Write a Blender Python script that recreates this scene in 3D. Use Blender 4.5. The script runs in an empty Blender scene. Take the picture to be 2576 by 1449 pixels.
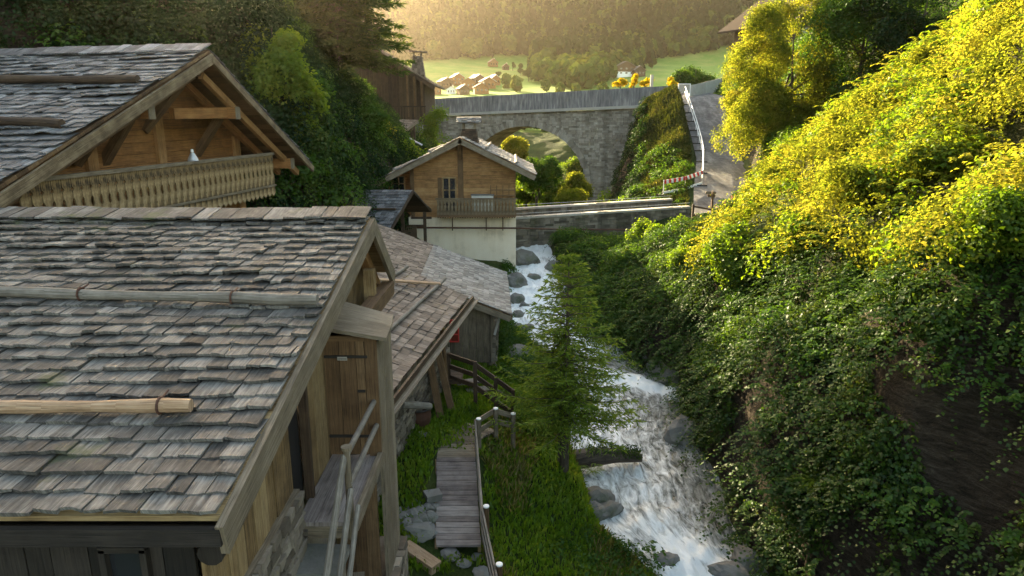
import bpy, math, random
import numpy as np
from mathutils import Vector, Matrix, noise as mn
random.seed(7); RNG = np.random.default_rng(11)
S = bpy.context.scene
COL = S.collection
rad = math.radians
# ------------------------------------------------------------------ camera geometry
F = 1717.0; PITCH = rad(14.2); CP = math.cos(PITCH); SP = math.sin(PITCH)
def ray(u, v):
    a = (u-1288)/F; b = (724.5-v)/F
    return Vector((a, CP+SP*b, -SP+CP*b))
def at_t(u, v, t): return ray(u, v)*t
def at_y(u, v, y): d = ray(u, v); return d*(y/d.y)
def at_x(u, v, x): d = ray(u, v); return d*(x/d.x)
def at_z(u, v, z): d = ray(u, v); return d*(z/d.z)
def hit(u, v, p, n): d = ray(u, v); return d*(p.dot(n)/d.dot(n))
def V(*a): return Vector(a)
Z = V(0, 0, 1)
rnd = random.random
def ru(a, b): return random.uniform(a, b)

cam = bpy.data.cameras.new("camera"); camo = bpy.data.objects.new("camera", cam); COL.objects.link(camo)
cam.sensor_width = 36; cam.lens = 36*F/2576; cam.clip_end = 6000; cam.clip_start = .05
camo.rotation_euler = (rad(90)-PITCH, 0, 0); S.camera = camo

# ------------------------------------------------------------------ scene helpers
def thing(name, label, cat, loc=(0, 0, 0), group=None):
    o = bpy.data.objects.new(name, None); COL.objects.link(o)
    o.location = loc; o.empty_display_size = .2
    tag(o, label, cat, group); return o
def tag(o, label, cat, group=None):
    o['label'] = label; o['category'] = cat
    if group: o['group'] = group
    return o
def root_loc(p):
    v = Vector((0, 0, 0))
    while p is not None: v += p.location; p = p.parent
    return v
def copy_tree(o, parent=None):
    c = o.copy(); COL.objects.link(c); c.parent = parent
    for ch in list(o.children): copy_tree(ch, c)
    return c

class MB:
    """collects polygons and links them as one mesh object"""
    def __init__(s): s.v = []; s.f = []; s.uv = []
    def poly(s, pts, uvs):
        n = len(s.v); s.v += [tuple(p) for p in pts]; s.f.append(tuple(range(n, n+len(pts)))); s.uv += uvs
    def idx(s, verts, faces, uvf):
        n = len(s.v); s.v += [tuple(p) for p in verts]
        for f in faces:
            s.f.append(tuple(i+n for i in f)); s.uv += [uvf(verts[i]) for i in f]
    def box(s, c, dims, ax=None, jit=0.0, taper=None):
        c = Vector(c); ax = ax or (V(1,0,0), V(0,1,0), V(0,0,1))
        h = [d/2 for d in dims]; L = max(range(3), key=lambda i: dims[i])
        vs = []; loc = []
        for i in (-1, 1):
            for j in (-1, 1):
                for k in (-1, 1):
                    l = [i*h[0], j*h[1], k*h[2]]
                    if jit: l = [x+ru(-jit, jit) for x in l]
                    if taper and k > 0: l[0] *= taper; l[1] *= taper
                    loc.append(l); vs.append(c+ax[0]*l[0]+ax[1]*l[1]+ax[2]*l[2])
        n = len(s.v); s.v += [tuple(p) for p in vs]
        for f, nax in (((0,1,3,2),0),((4,6,7,5),0),((0,4,5,1),1),((2,3,7,6),1),((0,2,6,4),2),((1,5,7,3),2)):
            s.f.append(tuple(n+i for i in f))
            o = [x for x in range(3) if x != nax]
            vv = L if L in o else o[1]; uu = o[0] if o[1] == vv else o[1]
            s.uv += [(loc[i][uu]+.13*nax, loc[i][vv]) for i in f]
        return s
    def beam(s, p, q, w, h, up=Z, ext=0, jit=0):
        p = Vector(p); q = Vector(q); d = (q-p); L = d.length; d.normalize()
        x = d.cross(up)
        if x.length < 1e-4: x = d.cross(V(1,0,0))
        x.normalize(); y = x.cross(d)
        return s.box((p+q)/2, (w, L+2*ext, h), (x, d, y), jit)
    def tube(s, pts, r, n=8, cap=True, wob=0):
        pts = [Vector(p) for p in pts]; rs = r if isinstance(r, (list, tuple)) else [r]*len(pts)
        base = len(s.v); acc = 0; rows = []
        up = Z
        for i, p in enumerate(pts):
            d = (pts[min(i+1, len(pts)-1)]-pts[max(i-1, 0)])
            d = d.normalized() if d.length > 1e-9 else Vector((0, 0, 1))
            a = d.cross(up)
            if a.length < .05: a = d.cross(V(1,0,0))
            a.normalize(); b = a.cross(d)
            if i: acc += (pts[i]-pts[i-1]).length
            rows.append(acc)
            for k in range(n):
                t = 2*math.pi*k/n; rr = rs[i]*(1+ru(-wob, wob))
                s.v.append(tuple(p+a*math.cos(t)*rr+b*math.sin(t)*rr))
        for i in range(len(pts)-1):
            for k in range(n):
                k2 = (k+1) % n
                s.f.append((base+i*n+k, base+i*n+k2, base+(i+1)*n+k2, base+(i+1)*n+k))
                c = rs[i]*6.28/n
                s.uv += [(k*c, rows[i]), ((k+1)*c, rows[i]), ((k+1)*c, rows[i+1]), (k*c, rows[i+1])]
        if cap:
            e = base+(len(pts)-1)*n
            s.f.append(tuple(base+k for k in range(n))); s.uv += [(rs[0]*math.cos(6.28*k/n), rs[0]*math.sin(6.28*k/n)) for k in range(n)]
            s.f.append(tuple(e+k for k in reversed(range(n)))); s.uv += [(rs[-1]*math.cos(6.28*k/n), rs[-1]*math.sin(6.28*k/n)) for k in range(n)]
        return s
    def prism(s, pts, vec, U=None, W=None):
        """extrude polygon pts by vec; uv = (p.U, p.W)"""
        pts = [Vector(p) for p in pts]; vec = Vector(vec); n = len(pts)
        U = U or (pts[1]-pts[0]).normalized(); W = W or vec.normalized().cross(U)
        o = pts[0]
        f0 = lambda p: ((p-o).dot(U), (p-o).dot(W))
        q = [p+vec for p in pts]
        b = len(s.v); s.v += [tuple(p) for p in pts+q]
        s.f.append(tuple(b+i for i in reversed(range(n)))); s.uv += [f0(pts[i]) for i in reversed(range(n))]
        s.f.append(tuple(b+n+i for i in range(n))); s.uv += [f0(p) for p in q]
        d = vec.length
        for i in range(n):
            j = (i+1) % n
            s.f.append((b+i, b+j, b+n+j, b+n+i))
            if abs((pts[j]-pts[i]).dot(W)) > abs((pts[j]-pts[i]).dot(U)):
                s.uv += [(0, f0(pts[i])[1]), (0, f0(pts[j])[1]), (d, f0(pts[j])[1]), (d, f0(pts[i])[1])]
            else:
                s.uv += [(f0(pts[i])[0], 0), (f0(pts[j])[0], 0), (f0(pts[j])[0], d), (f0(pts[i])[0], d)]
        return s
    def build(s, name, mat, parent=None, loc=None, label=None, smooth=False):
        org = root_loc(parent) if parent is not None else Vector(loc or (0, 0, 0))
        me = bpy.data.meshes.new(name)
        vs = np.array(s.v, dtype=np.float64)-np.array(org)
        me.from_pydata(vs.tolist(), [], s.f)
        uvl = me.uv_layers.new(name="UVMap")
        uvl.data.foreach_set("uv", np.array(s.uv, dtype=np.float32).ravel())
        me.materials.append(mat); me.update()
        if smooth: me.polygons.foreach_set("use_smooth", [True]*len(me.polygons))
        o = bpy.data.objects.new(name, me); COL.objects.link(o)
        if parent is not None: o.parent = parent
        else: o.location = org
        if label: o['label'] = label
        return o

def np_mesh(name, verts, faces, mat, parent=None, loc=None, smooth=False):
    """fast all-quad (or all-tri) mesh from numpy arrays"""
    org = root_loc(parent) if parent is not None else Vector(loc or (0, 0, 0))
    verts = (np.asarray(verts, dtype=np.float32)-np.array(org, dtype=np.float32))
    faces = np.asarray(faces, dtype=np.int32); nf, k = faces.shape
    me = bpy.data.meshes.new(name)
    me.vertices.add(len(verts)); me.vertices.foreach_set("co", verts.ravel())
    me.loops.add(nf*k); me.loops.foreach_set("vertex_index", faces.ravel())
    me.polygons.add(nf); me.polygons.foreach_set("loop_start", np.arange(0, nf*k, k, dtype=np.int32))
    me.materials.append(mat)
    if smooth: me.polygons.foreach_set("use_smooth", np.ones(nf, dtype=bool))
    me.update(calc_edges=True)
    o = bpy.data.objects.new(name, me); COL.objects.link(o)
    if parent is not None: o.parent = parent
    else: o.location = org
    return o

# ------------------------------------------------------------------ materials
class NT:
    def __init__(s, name):
        s.m = bpy.data.materials.new(name); s.m.use_nodes = True; s.t = s.m.node_tree; s.t.nodes.clear()
        s.out = s.n('ShaderNodeOutputMaterial')
    def n(s, typ, **kw):
        x = s.t.nodes.new(typ)
        for k, v in kw.items():
            if k.startswith('_'): setattr(x, k[1:], v)
            else:
                key = k.replace('_', ' ')
                x.inputs[key if key in x.inputs else k].default_value = v
        return x
    def l(s, a, b): s.t.links.new(a, b)
    def mix(s, fac, a, b, mode='MIX'):
        x = s.t.nodes.new('ShaderNodeMix'); x.data_type = 'RGBA'; x.blend_type = mode
        for sock, val in ((x.inputs[0], fac), (x.inputs[6], a), (x.inputs[7], b)):
            if isinstance(val, bpy.types.NodeSocket): s.l(val, sock)
            elif isinstance(val, (int, float)): sock.default_value = val
            else: sock.default_value = (*val[:3], 1)
        return x.outputs[2]
    def math(s, op, a, b=None, clamp=False):
        x = s.t.nodes.new('ShaderNodeMath'); x.operation = op; x.use_clamp = clamp
        for i, val in enumerate((a, b)):
            if val is None: continue
            if isinstance(val, bpy.types.NodeSocket): s.l(val, x.inputs[i])
            else: x.inputs[i].default_value = val
        return x.outputs[0]
    def ramp(s, fac, stops):
        x = s.t.nodes.new('ShaderNodeValToRGB'); cr = x.color_ramp
        while len(cr.elements) < len(stops): cr.elements.new(.5)
        for e, (p, c) in zip(cr.elements, stops):
            e.position = p; e.color = (*c, 1) if not isinstance(c, (int, float)) else (c, c, c, 1)
        s.l(fac, x.inputs[0]); return x.outputs[0]
    def noise(s, vec, scale, detail=4, rough=.6, dist=0):
        x = s.n('ShaderNodeTexNoise', Scale=scale, Detail=detail, Roughness=rough, Distortion=dist)
        if vec is not None: s.l(vec, x.inputs['Vector'])
        return x.outputs['Fac']
    def island(s): return s.n('ShaderNodeNewGeometry').outputs['Random Per Island']
    def obj(s): return s.n('ShaderNodeTexCoord').outputs['Object']
    def uvv(s): return s.n('ShaderNodeTexCoord').outputs['UV']
    def vmul(s, vec, sc):
        x = s.t.nodes.new('ShaderNodeVectorMath'); x.operation = 'MULTIPLY'; s.l(vec, x.inputs[0]); x.inputs[1].default_value = sc; return x.outputs[0]
    def vadd(s, vec, k, amount=(37, 53, 0)):
        c = s.t.nodes.new('ShaderNodeVectorMath'); c.operation = 'SCALE'; c.inputs[0].default_value = amount; s.l(k, c.inputs['Scale'])
        x = s.t.nodes.new('ShaderNodeVectorMath'); x.operation = 'ADD'; s.l(vec, x.inputs[0]); s.l(c.outputs[0], x.inputs[1]); return x.outputs[0]
    def bump(s, h, strength=.5, dist=.02):
        x = s.n('ShaderNodeBump', Strength=strength, Distance=dist); s.l(h, x.inputs['Height']); return x.outputs['Normal']
    def princ(s, col, rough=.8, normal=None, spec=.3, **kw):
        p = s.n('ShaderNodeBsdfPrincipled', **kw)
        if isinstance(col, bpy.types.NodeSocket): s.l(col, p.inputs['Base Color'])
        else: p.inputs['Base Color'].default_value = (*col, 1)
        if isinstance(rough, bpy.types.NodeSocket): s.l(rough, p.inputs['Roughness'])
        else: p.inputs['Roughness'].default_value = rough
        p.inputs['Specular IOR Level'].default_value = spec
        if normal is not None: s.l(normal, p.inputs['Normal'])
        s.l(p.outputs[0], s.out.inputs[0]); return p

def wood(name, dark, mid, light, grain=(55, 2.2), moss=0.0, stain=.5, rough=.75, spread=1.0, bumps=.5):
    m = NT(name); isl = m.island(); uv = m.vadd(m.uvv(), isl)
    g = m.noise(m.vmul(uv, (grain[0], grain[1], 1)), 1, 5, .65)
    fine = m.noise(m.vmul(uv, (grain[0]*3, grain[1]*2, 1)), 1, 3, .6)
    blot = m.noise(uv, 2.6, 4, .65)
    base = m.math('ADD', m.math('MULTIPLY', isl, .5*spread), m.math('MULTIPLY', g, 1.1))
    base = m.math('ADD', base, m.math('MULTIPLY', m.math('SUBTRACT', blot, .5), 1.0*stain))
    base = m.math('SUBTRACT', base, .25*spread+.05)
    col = m.ramp(base, [(.12, dark), (.48, mid), (.85, light)])
    lines = m.ramp(fine, [(.34, .35), (.46, 1.0)])
    col = m.mix(1.0, col, lines, 'MULTIPLY')
    if moss:
        o = m.obj(); k = m.ramp(m.noise(o, 1.3, 5, .7), [(.60, 0.0), (.72, 1.0)])
        col = m.mix(m.math('MULTIPLY', k, moss), col, (.06, .075, .02))
    h = m.math('ADD', m.math('MULTIPLY', g, .6), m.math('MULTIPLY', fine, .5))
    m.princ(col, rough, m.bump(h, bumps, .012), .35); return m.m

def stone(name, cols, scale=2.0, moss=0.0, rough=.9, bumps=.7, streak=0.0):
    m = NT(name); isl = m.island(); o = m.vadd(m.obj(), isl, (3, 5, 7))
    n1 = m.noise(o, scale, 6, .65); n2 = m.noise(o, scale*9, 4, .7)
    f = m.math('ADD', m.math('MULTIPLY', isl, .45), m.math('MULTIPLY', n1, .75))
    col = m.ramp(m.math('SUBTRACT', f, .1), [(.2, cols[0]), (.5, cols[1]), (.8, cols[2])])
    col = m.mix(m.math('MULTIPLY', n2, .45), col, tuple(c*.45 for c in cols[0]))
    if streak:
        st = m.ramp(m.noise(m.vmul(m.obj(), (1.1, 1.1, .16)), 1, 4, .6), [(.45, 0.0), (.65, 1.0)])
        col = m.mix(m.math('MULTIPLY', st, streak), col, (.03, .028, .022))
    if moss:
        k = m.ramp(m.noise(m.obj(), 1.1, 5, .7), [(.5, 0.0), (.66, 1.0)])
        col = m.mix(m.math('MULTIPLY', k, moss), col, (.05, .07, .015))
    m.princ(col, rough, m.bump(m.math('ADD', n1, m.math('MULTIPLY', n2, .5)), bumps, .04), .3); return m.m

def leaf(name, stops, trans=.45, tcol=None, gloss=.06, patch=.35, patch_scale=.5):
    """leaf: random tint per leaf, broad patches of another tint, diffuse + translucent + faint sheen"""
    m = NT(name); isl = m.island()
    w = m.noise(m.obj(), patch_scale, 3, .6)
    f = m.math('ADD', m.math('MULTIPLY', isl, 1-patch), m.math('MULTIPLY', m.math('SUBTRACT', m.math('MULTIPLY', w, 2.4), .7), patch))
    col = m.ramp(f, stops)
    d = m.n('ShaderNodeBsdfDiffuse'); m.l(col, d.inputs[0])
    t = m.n('ShaderNodeBsdfTranslucent')
    tc = m.mix(1.0, col, tcol or (1.9, 1.7, .75), 'MULTIPLY'); m.l(tc, t.inputs[0])
    x = m.n('ShaderNodeMixShader'); x.inputs[0].default_value = trans; m.l(d.outputs[0], x.inputs[1]); m.l(t.outputs[0], x.inputs[2])
    g = m.n('ShaderNodeBsdfGlossy', Roughness=.42); g.inputs[0].default_value = (.9, .95, 1, 1)
    y = m.n('ShaderNodeMixShader'); y.inputs[0].default_value = gloss; m.l(x.outputs[0], y.inputs[1]); m.l(g.outputs[0], y.inputs[2])
    m.l(y.outputs[0], m.out.inputs[0]); return m.m

def plain(name, col, rough=.7, var=.25, scale=6, metallic=0, spec=.4):
    m = NT(name); n1 = m.noise(m.obj(), scale, 5, .65)
    c = m.mix(n1, tuple(x*(1-var) for x in col), tuple(min(1, x*(1+var)) for x in col))
    m.princ(c, rough, m.bump(n1, .25, .01), spec, Metallic=metallic); return m.m

M = {}
M['shingle'] = wood('weathered_shingle', (.018, .016, .014), (.088, .082, .074), (.26, .245, .22), (40, 2.2), moss=.8, stain=.9, bumps=1.0, spread=.65)
M['shingle_cool'] = wood('blue_grey_shingle', (.016, .016, .018), (.10, .10, .104), (.33, .33, .335), (40, 2.5), moss=.4, stain=.8, spread=.7)
M['shingle_brown'] = wood('brown_grey_shingle', (.04, .03, .024), (.13, .10, .078), (.27, .22, .18), (40, 2.5), moss=.35, stain=.5)
M['shingle_pale'] = wood('pale_shingle', (.08, .074, .068), (.20, .19, .175), (.36, .345, .32), (40, 2.5), moss=.1, stain=.5)
M['shingle_dark'] = wood('dark_old_shingle', (.03, .03, .03), (.085, .085, .088), (.19, .19, .2), (40, 2.5), moss=.3, stain=.6)
M['board'] = wood('grey_weathered_board', (.045, .035, .025), (.15, .118, .08), (.29, .24, .175), (60, 1.6), stain=.6)
M['plank'] = wood('yellow_brown_plank', (.055, .034, .015), (.20, .128, .056), (.34, .245, .125), (50, 1.2), stain=.9)
M['warm'] = wood('warm_larch', (.08, .035, .011), (.25, .112, .034), (.38, .195, .068), (45, 1.0), stain=.8, spread=.7)
M['amber'] = wood('amber_larch', (.11, .05, .018), (.30, .155, .058), (.42, .25, .11), (45, 1.0), stain=.8, spread=.7)
M['dark'] = wood('dark_old_timber', (.014, .009, .006), (.05, .03, .017), (.10, .065, .04), (50, 1.2), stain=.7)
M['brown'] = wood('brown_timber', (.03, .016, .007), (.105, .058, .026), (.19, .118, .06), (50, 1.2), stain=.7)
M['shade_timber'] = wood('shade_black_timber', (.006, .005, .004), (.018, .014, .011), (.04, .032, .026), (50, 1.2), stain=.7)  # timber taken to near black; the shade under the eaves is in the colour
M['barge'] = wood('stained_bargeboard', (.035, .024, .013), (.13, .092, .052), (.26, .20, .125), (50, 1.3), stain=1.3)
M['balcony'] = wood('pale_fretwork_board', (.03, .02, .01), (.22, .145, .065), (.38, .28, .15), (40, 1.2), stain=2.4, spread=1.3)
M['pole'] = wood('grey_peeled_pole', (.05, .044, .036), (.16, .14, .115), (.30, .27, .23), (60, 1.5), stain=.9)
M['fresh'] = wood('fresh_peeled_pole', (.15, .085, .045), (.34, .22, .13), (.48, .35, .23), (60, 1.5), stain=.7)
M['deckw'] = wood('pinkish_grey_deck', (.07, .055, .05), (.20, .165, .15), (.33, .29, .265), (50, 1.2), stain=.8)
M['stone'] = stone('rubble_stone', ((.07, .055, .04), (.2, .165, .125), (.36, .31, .245)), 2.2, moss=.15)
M['gstone'] = stone('grey_boulder', ((.045, .04, .034), (.14, .13, .115), (.27, .255, .23)), 1.6, moss=.6, bumps=1.0)
M['bstone'] = stone('bridge_stone', ((.18, .155, .125), (.36, .315, .26), (.5, .46, .40)), 1.2, moss=.1, streak=.45)
M['mstone'] = stone('dark_wet_masonry', ((.08, .07, .055), (.2, .175, .14), (.33, .295, .24)), 1.2, moss=.35, streak=.75)
M['cope'] = stone('pale_coping', ((.26, .24, .21), (.40, .38, .34), (.5, .48, .44)), 2, rough=.85, bumps=.3)
M['slab'] = stone('grey_step_slab', ((.12, .115, .105), (.2, .19, .175), (.28, .27, .25)), 3, moss=.3, bumps=.4)
M['iron'] = plain('black_iron', (.018, .016, .015), .6)
M['rust'] = plain('rusty_iron', (.07, .03, .018), .75, .5)
M['zinc'] = plain('zinc', (.45, .45, .44), .45, .3, metallic=.6)
M['white'] = plain('white_paint', (.75, .75, .73), .5, .08)
M['red'] = plain('red_paint', (.5, .035, .03), .5, .1)
M['glass'] = plain('dark_window_glass', (.02, .022, .025), .08, .2, spec=.8)
M['redglass'] = plain('painted_red_reflection', (.16, .03, .022), .25, .5, 4, spec=.7)  # red reflection painted into the pane colour
M['black'] = plain('painted_shade_black', (.008, .006, .005), .95)  # black that stands in for shade inside openings
M['rock'] = stone('cliff_rock', ((.035, .026, .018), (.10, .075, .05), (.18, .14, .10)), 1.0, moss=.5)
# ------------------------------------------------------------------ terrain
# stream: x, y, water z, half width
STREAM = np.array([(7.5,4,-11.6,1.2),(5.6,9,-10.6,1.1),(4.5,13,-9.8,.88),(3.8,14.8,-9.5,1.42),(3.72,16.3,-9.32,1.52),(3.5,18.4,-9.2,1.65),
  (4.0,21.1,-9.1,1.55),(3.45,22.8,-8.85,1.35),(2.2,24.5,-8.6,1.3),(1.25,27.3,-8.2,1.2),(1.15,30.1,-7.9,1.2),(1.2,32.8,-7.6,1.05),(1.1,34.7,-7.4,.95),(.9,37,-7.2,.9),(.6,40,-7.1,.9)])
road_rows = [(540,1738,1905,41.5),(520,1745,1900,43),(480,1745,1893,46),(400,1752,1868,53),(330,1735,1842,60),(245,1705,1832,67)]
RL = [at_t(l, v, t) for v, l, r, t in road_rows]; RR = [at_t(r, v, t) for v, l, r, t in road_rows]
for a, b in zip(RL, RR):
    zz = (a.z+b.z)/2; a.z = zz; b.z = zz
RL += [V(14.6,80,2.6), V(15.5,95,3.0)]; RR += [V(20.5,78,2.6), V(21.5,95,3.0)]
ROAD = np.array([((a.x+b.x)/2, (a.y+b.y)/2, (a.z+b.z)/2, (b-a).length/2) for a, b in zip(RL, RR)])

CTRL = np.array([
 # left bank and terrace
 (-1,11.4,-8.05),(-1.2,13.8,-7.6),(-.5,15,-7.6),(-3,10,-7.95),(-3,5,-8.1),(0,9.5,-8.2),(0,5,-8.8),(-6,8,-7.5),(-6,3,-8),(-10,3,-6),
 (1.3,15.1,-8.6),(.5,12,-8.45),(1.6,13,-9.05),(2.1,12,-9.3),(2.6,10.5,-9.7),(1.2,10,-9.0),(2.4,8,-10),(3,4,-11),
 (-2,16,-7.35),(-1,18,-7.55),(0,18,-7.8),(1,20,-8.4),(-.3,21,-7.9),(.3,24,-8.1),(-.2,28,-7.7),(-.5,32,-7.3),(-.3,36,-7),
 (-4,14,-7),(-5,20,-6.8),(-5,26,-6.6),(-5,33,-6.3),(-5,38,-5.5),
 (-8,14,-6.2),(-8,20,-5.5),(-13,15,-4),(-14,10,-5),(-14,4,-4),
 # left hillside
 (-6.8,25,-4.5),(-8,25.5,0),(-9.3,26,3.5),(-14,26,7.5),(-20,24,12),(-17,18,3),(-21,15,8),(-22,10,9),(-30,20,19),(-30,5,15),(-20,0,5),
 (-7,30,-3.5),(-8.5,31,0),(-10,32,3.4),(-14,33,8),(-20,34,13),(-30,36,21),
 (-5.6,37,-3.8),(-6.3,42,-3.6),(-8,43,-1),(-11,44,2.5),(-16,45,8),(-25,45,16),
 (-5,50,-5.5),(-6,55,-3.6),(-9,57,-1.8),(-13,58,2.5),(-20,58,9),(-30,58,17),
 (-9,70,-2.5),(-11,78,.3),(-16,77,1.5),(-25,75,8),(-10,90,-1),(-20,95,5),
 # gorge floor past the low bridge
 (2,42,-8),(3,48,-9),(5,47,-7.5),(3,56,-9.8),(2.5,66,-11),(2,75,-11.5),(2,90,-12.5),(8,90,-10),(-4,66,-9),(-4,90,-11),(-3,56,-8),
 # bank under the road
 (9,45.5,-6.2),(9.6,50,-5.2),(10.8,56,-3.4),(11.4,62,-1.0),(11.9,66,.3),(8,71,-10.3),(9.3,70.5,-9.8),(10.6,69.6,-9),(11.6,68.6,-3),(10,75,-10),(11,90,-8),(7.1,45,-6.6),(8.1,52,-7.6),(9.3,60,-8.4),(10.2,66,-8.8),(7.5,56,-9),(8,64,-9.5),
 # right of the road
 (18.3,45,-4.2),(20,47,-1.5),(24,50,4),(32,50,11),(20,54,-1.2),(23,56,3),(35,58,13),(22.5,66,2.6),(28,66,6),(40,70,13),(24,80,3),(30,90,5),
 # spur on the right
 (10.7,35.7,-7.5),(12.2,30.5,-2.9),(12.9,27,-.4),(16.8,26.6,3.3),(22,26,9),(28,24,14),(14,36.5,-6.2),(17,36,-4.6),(20,33,-.3),(24,37,3.2),(30,38,9),(36,32,16),
 (12,41,-5.9),(16,41,-5.8),(9.5,38.5,-6),(14.5,31.5,-3.3),(18,30,1.2),
 # right cliff
 (5.7,16.3,-8.2),(6.2,16.3,-6.2),(6.8,16,-4.3),(10,16,-2.2),(14,16,2.2),(20,15,8.5),(30,14,16),
 (6.2,12.6,-9.2),(6.7,12.2,-7.0),(7.3,12,-4.7),(10,11.5,-2.6),(14,11,1.5),
 (7.3,8.6,-9.8),(7.9,8.2,-7.6),(8.6,8.2,-5.2),(11,7.5,-2.6),(15,7,2),(22,6,9),(9.4,3,-10.5),(10.2,2.5,-7),(11.5,2.5,-4.5),(16,1,1),(26,-2,10),
 (6.3,21.5,-8.1),(6.7,21.5,-6.0),(7.2,22,-4.0),(10,22.5,-2.4),(12.4,24.5,-.2),
 (4.3,26,-7.9),(5.4,26.3,-6.6),(7,26.5,-5.0),(9.6,28,-3.4),(3.6,30,-7.4),(5,30,-6.9),(7.6,31,-5.3),(3.4,34,-6.8),(6,34,-6.6),(8,35,-7.2),(3,37,-6.6),(6,38,-6.6),
], dtype=float)
def rbf_fit(p):
    d = np.sqrt(((p[:, None, :2]-p[None, :, :2])**2).sum(-1)+.15)
    n = len(p); A = np.zeros((n+3, n+3)); A[:n, :n] = d-np.eye(n)*.12; A[:n, n] = 1; A[:n, n+1:] = p[:, :2]; A[n, :n] = 1; A[n+1:, :n] = p[:, :2].T
    return np.linalg.solve(A, np.concatenate([p[:, 2], np.zeros(3)]))
RBF = rbf_fit(CTRL)
def lump(x, y, s, seed):
    """cheap smooth value noise"""
    r = np.random.default_rng(seed); g = r.random((64, 64))
    u = x/s; v = y/s; i = np.floor(u).astype(int); j = np.floor(v).astype(int); fu = u-i; fv = v-j
    fu = fu*fu*(3-2*fu); fv = fv*fv*(3-2*fv)
    G = lambda a, b: g[a % 64, b % 64]
    return (G(i,j)*(1-fu)+G(i+1,j)*fu)*(1-fv)+(G(i,j+1)*(1-fu)+G(i+1,j+1)*fu)*fv-.5
def rib(x, y):
    return lump(y+x*.35, x*.22, 2.3, 51)
def along(P, x, y):
    """distance to a polyline and its interpolated z and half width"""
    best = np.full(x.shape, 1e9); z = np.zeros(x.shape); w = np.ones(x.shape)
    for a, b in zip(P[:-1], P[1:]):
        d = b[:2]-a[:2]; L = d.dot(d); t = np.clip(((x-a[0])*d[0]+(y-a[1])*d[1])/L, 0, 1)
        dist = np.hypot(x-a[0]-t*d[0], y-a[1]-t*d[1]); k = dist < best
        best = np.where(k, dist, best); z = np.where(k, a[2]+(b[2]-a[2])*t, z); w = np.where(k, a[3]+(b[3]-a[3])*t, w)
    return best, z, w
def ground(x, y):
    x = np.asarray(x, float); y = np.asarray(y, float); sh = x.shape; x = x.ravel(); y = y.ravel()
    out = np.empty(x.shape)
    for k in range(0, len(x), 20000):
        xx = x[k:k+20000]; yy = y[k:k+20000]
        d = np.sqrt((xx[:, None]-CTRL[None, :, 0])**2+(yy[:, None]-CTRL[None, :, 1])**2+.15)
        out[k:k+20000] = d@RBF[:-3]+RBF[-3]+RBF[-2]*xx+RBF[-1]*yy
    steep = np.clip((x-5)/4, 0, 1)+np.clip((-7-x)/3, 0, 1)
    out += lump(x, y, 2.3, 1)*.25+lump(x, y, .8, 2)*.12+steep*(lump(x, y, 3.1, 3)*.9+lump(x, y, 1.3, 4)*.5)
    rs = np.clip((x-5.2)/2.5, 0, 1)*np.clip((33.5-y)/4, 0, 1)
    out += rs*(rib(x, y)*1.5+lump(x, y, 4.6, 52)*1.3)
    d, z, w = along(STREAM, x, y)
    t = np.clip((d-w-.05)/.7, 0, 1); t = t*t*(3-2*t)
    out = np.where(d < w+2.5, np.where(t < 1, (z-.45)*(1-t)+np.maximum(out, z+.12)*t, np.maximum(out, z+.12)), out)
    d, z, w = along(ROAD, x, y)
    t = np.clip((d-w+.1)/1.2, 0, 1); t = t*t*(3-2*t)
    out = np.where((y > 40.5) & (d < w+2), (z-.06)*(1-t)+out*t, out)
    return out.reshape(sh)
def gz(x, y): return float(ground(np.array([x]), np.array([y]))[0])

xs = np.arange(-40, 45.01, .4); ys = np.arange(-8, 112.01, .4)
gx, gy = np.meshgrid(xs, ys); gzz = ground(gx, gy)
def grid_faces(nx, ny):
    i = np.arange((nx-1)*(ny-1)); r = i//(nx-1); c = i % (nx-1); a = r*nx+c
    return np.stack([a, a+1, a+nx+1, a+nx], 1)
m = NT('soil_and_moss'); o_ = m.obj()
n1 = m.noise(o_, .6, 5, .6); n2 = m.noise(o_, 9, 5, .7)
geo = m.n('ShaderNodeNewGeometry'); sep = m.n('ShaderNodeSeparateXYZ'); m.l(geo.outputs['Normal'], sep.inputs[0])
flat = m.ramp(sep.outputs[2], [(.5, 0.0), (.78, 1.0)])
rockc = m.ramp(m.noise(m.vmul(o_, (1.6, 1.6, 7)), 1.3, 8, .78, .6), [(.34, (.008, .006, .004)), (.5, (.045, .034, .024)), (.72, (.13, .105, .075))])
grass = m.ramp(n1, [(.3, (.025, .045, .008)), (.55, (.05, .085, .014)), (.75, (.10, .12, .03))])
col = m.mix(flat, rockc, grass); col = m.mix(m.math('MULTIPLY', n2, .5), col, (.02, .018, .01))
m.princ(col, .95, m.bump(m.math('ADD', m.math('ADD', n2, n1), m.noise(m.vmul(o_, (1.6, 1.6, 7)), 1.3, 8, .78, .6)), 1.0, .16), .15); M['soil'] = m.m
gr = np_mesh('ground', np.stack([gx, gy, gzz], -1).reshape(-1, 3), grid_faces(len(xs), len(ys)), M['soil'], smooth=True); gr['kind'] = 'structure'

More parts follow.
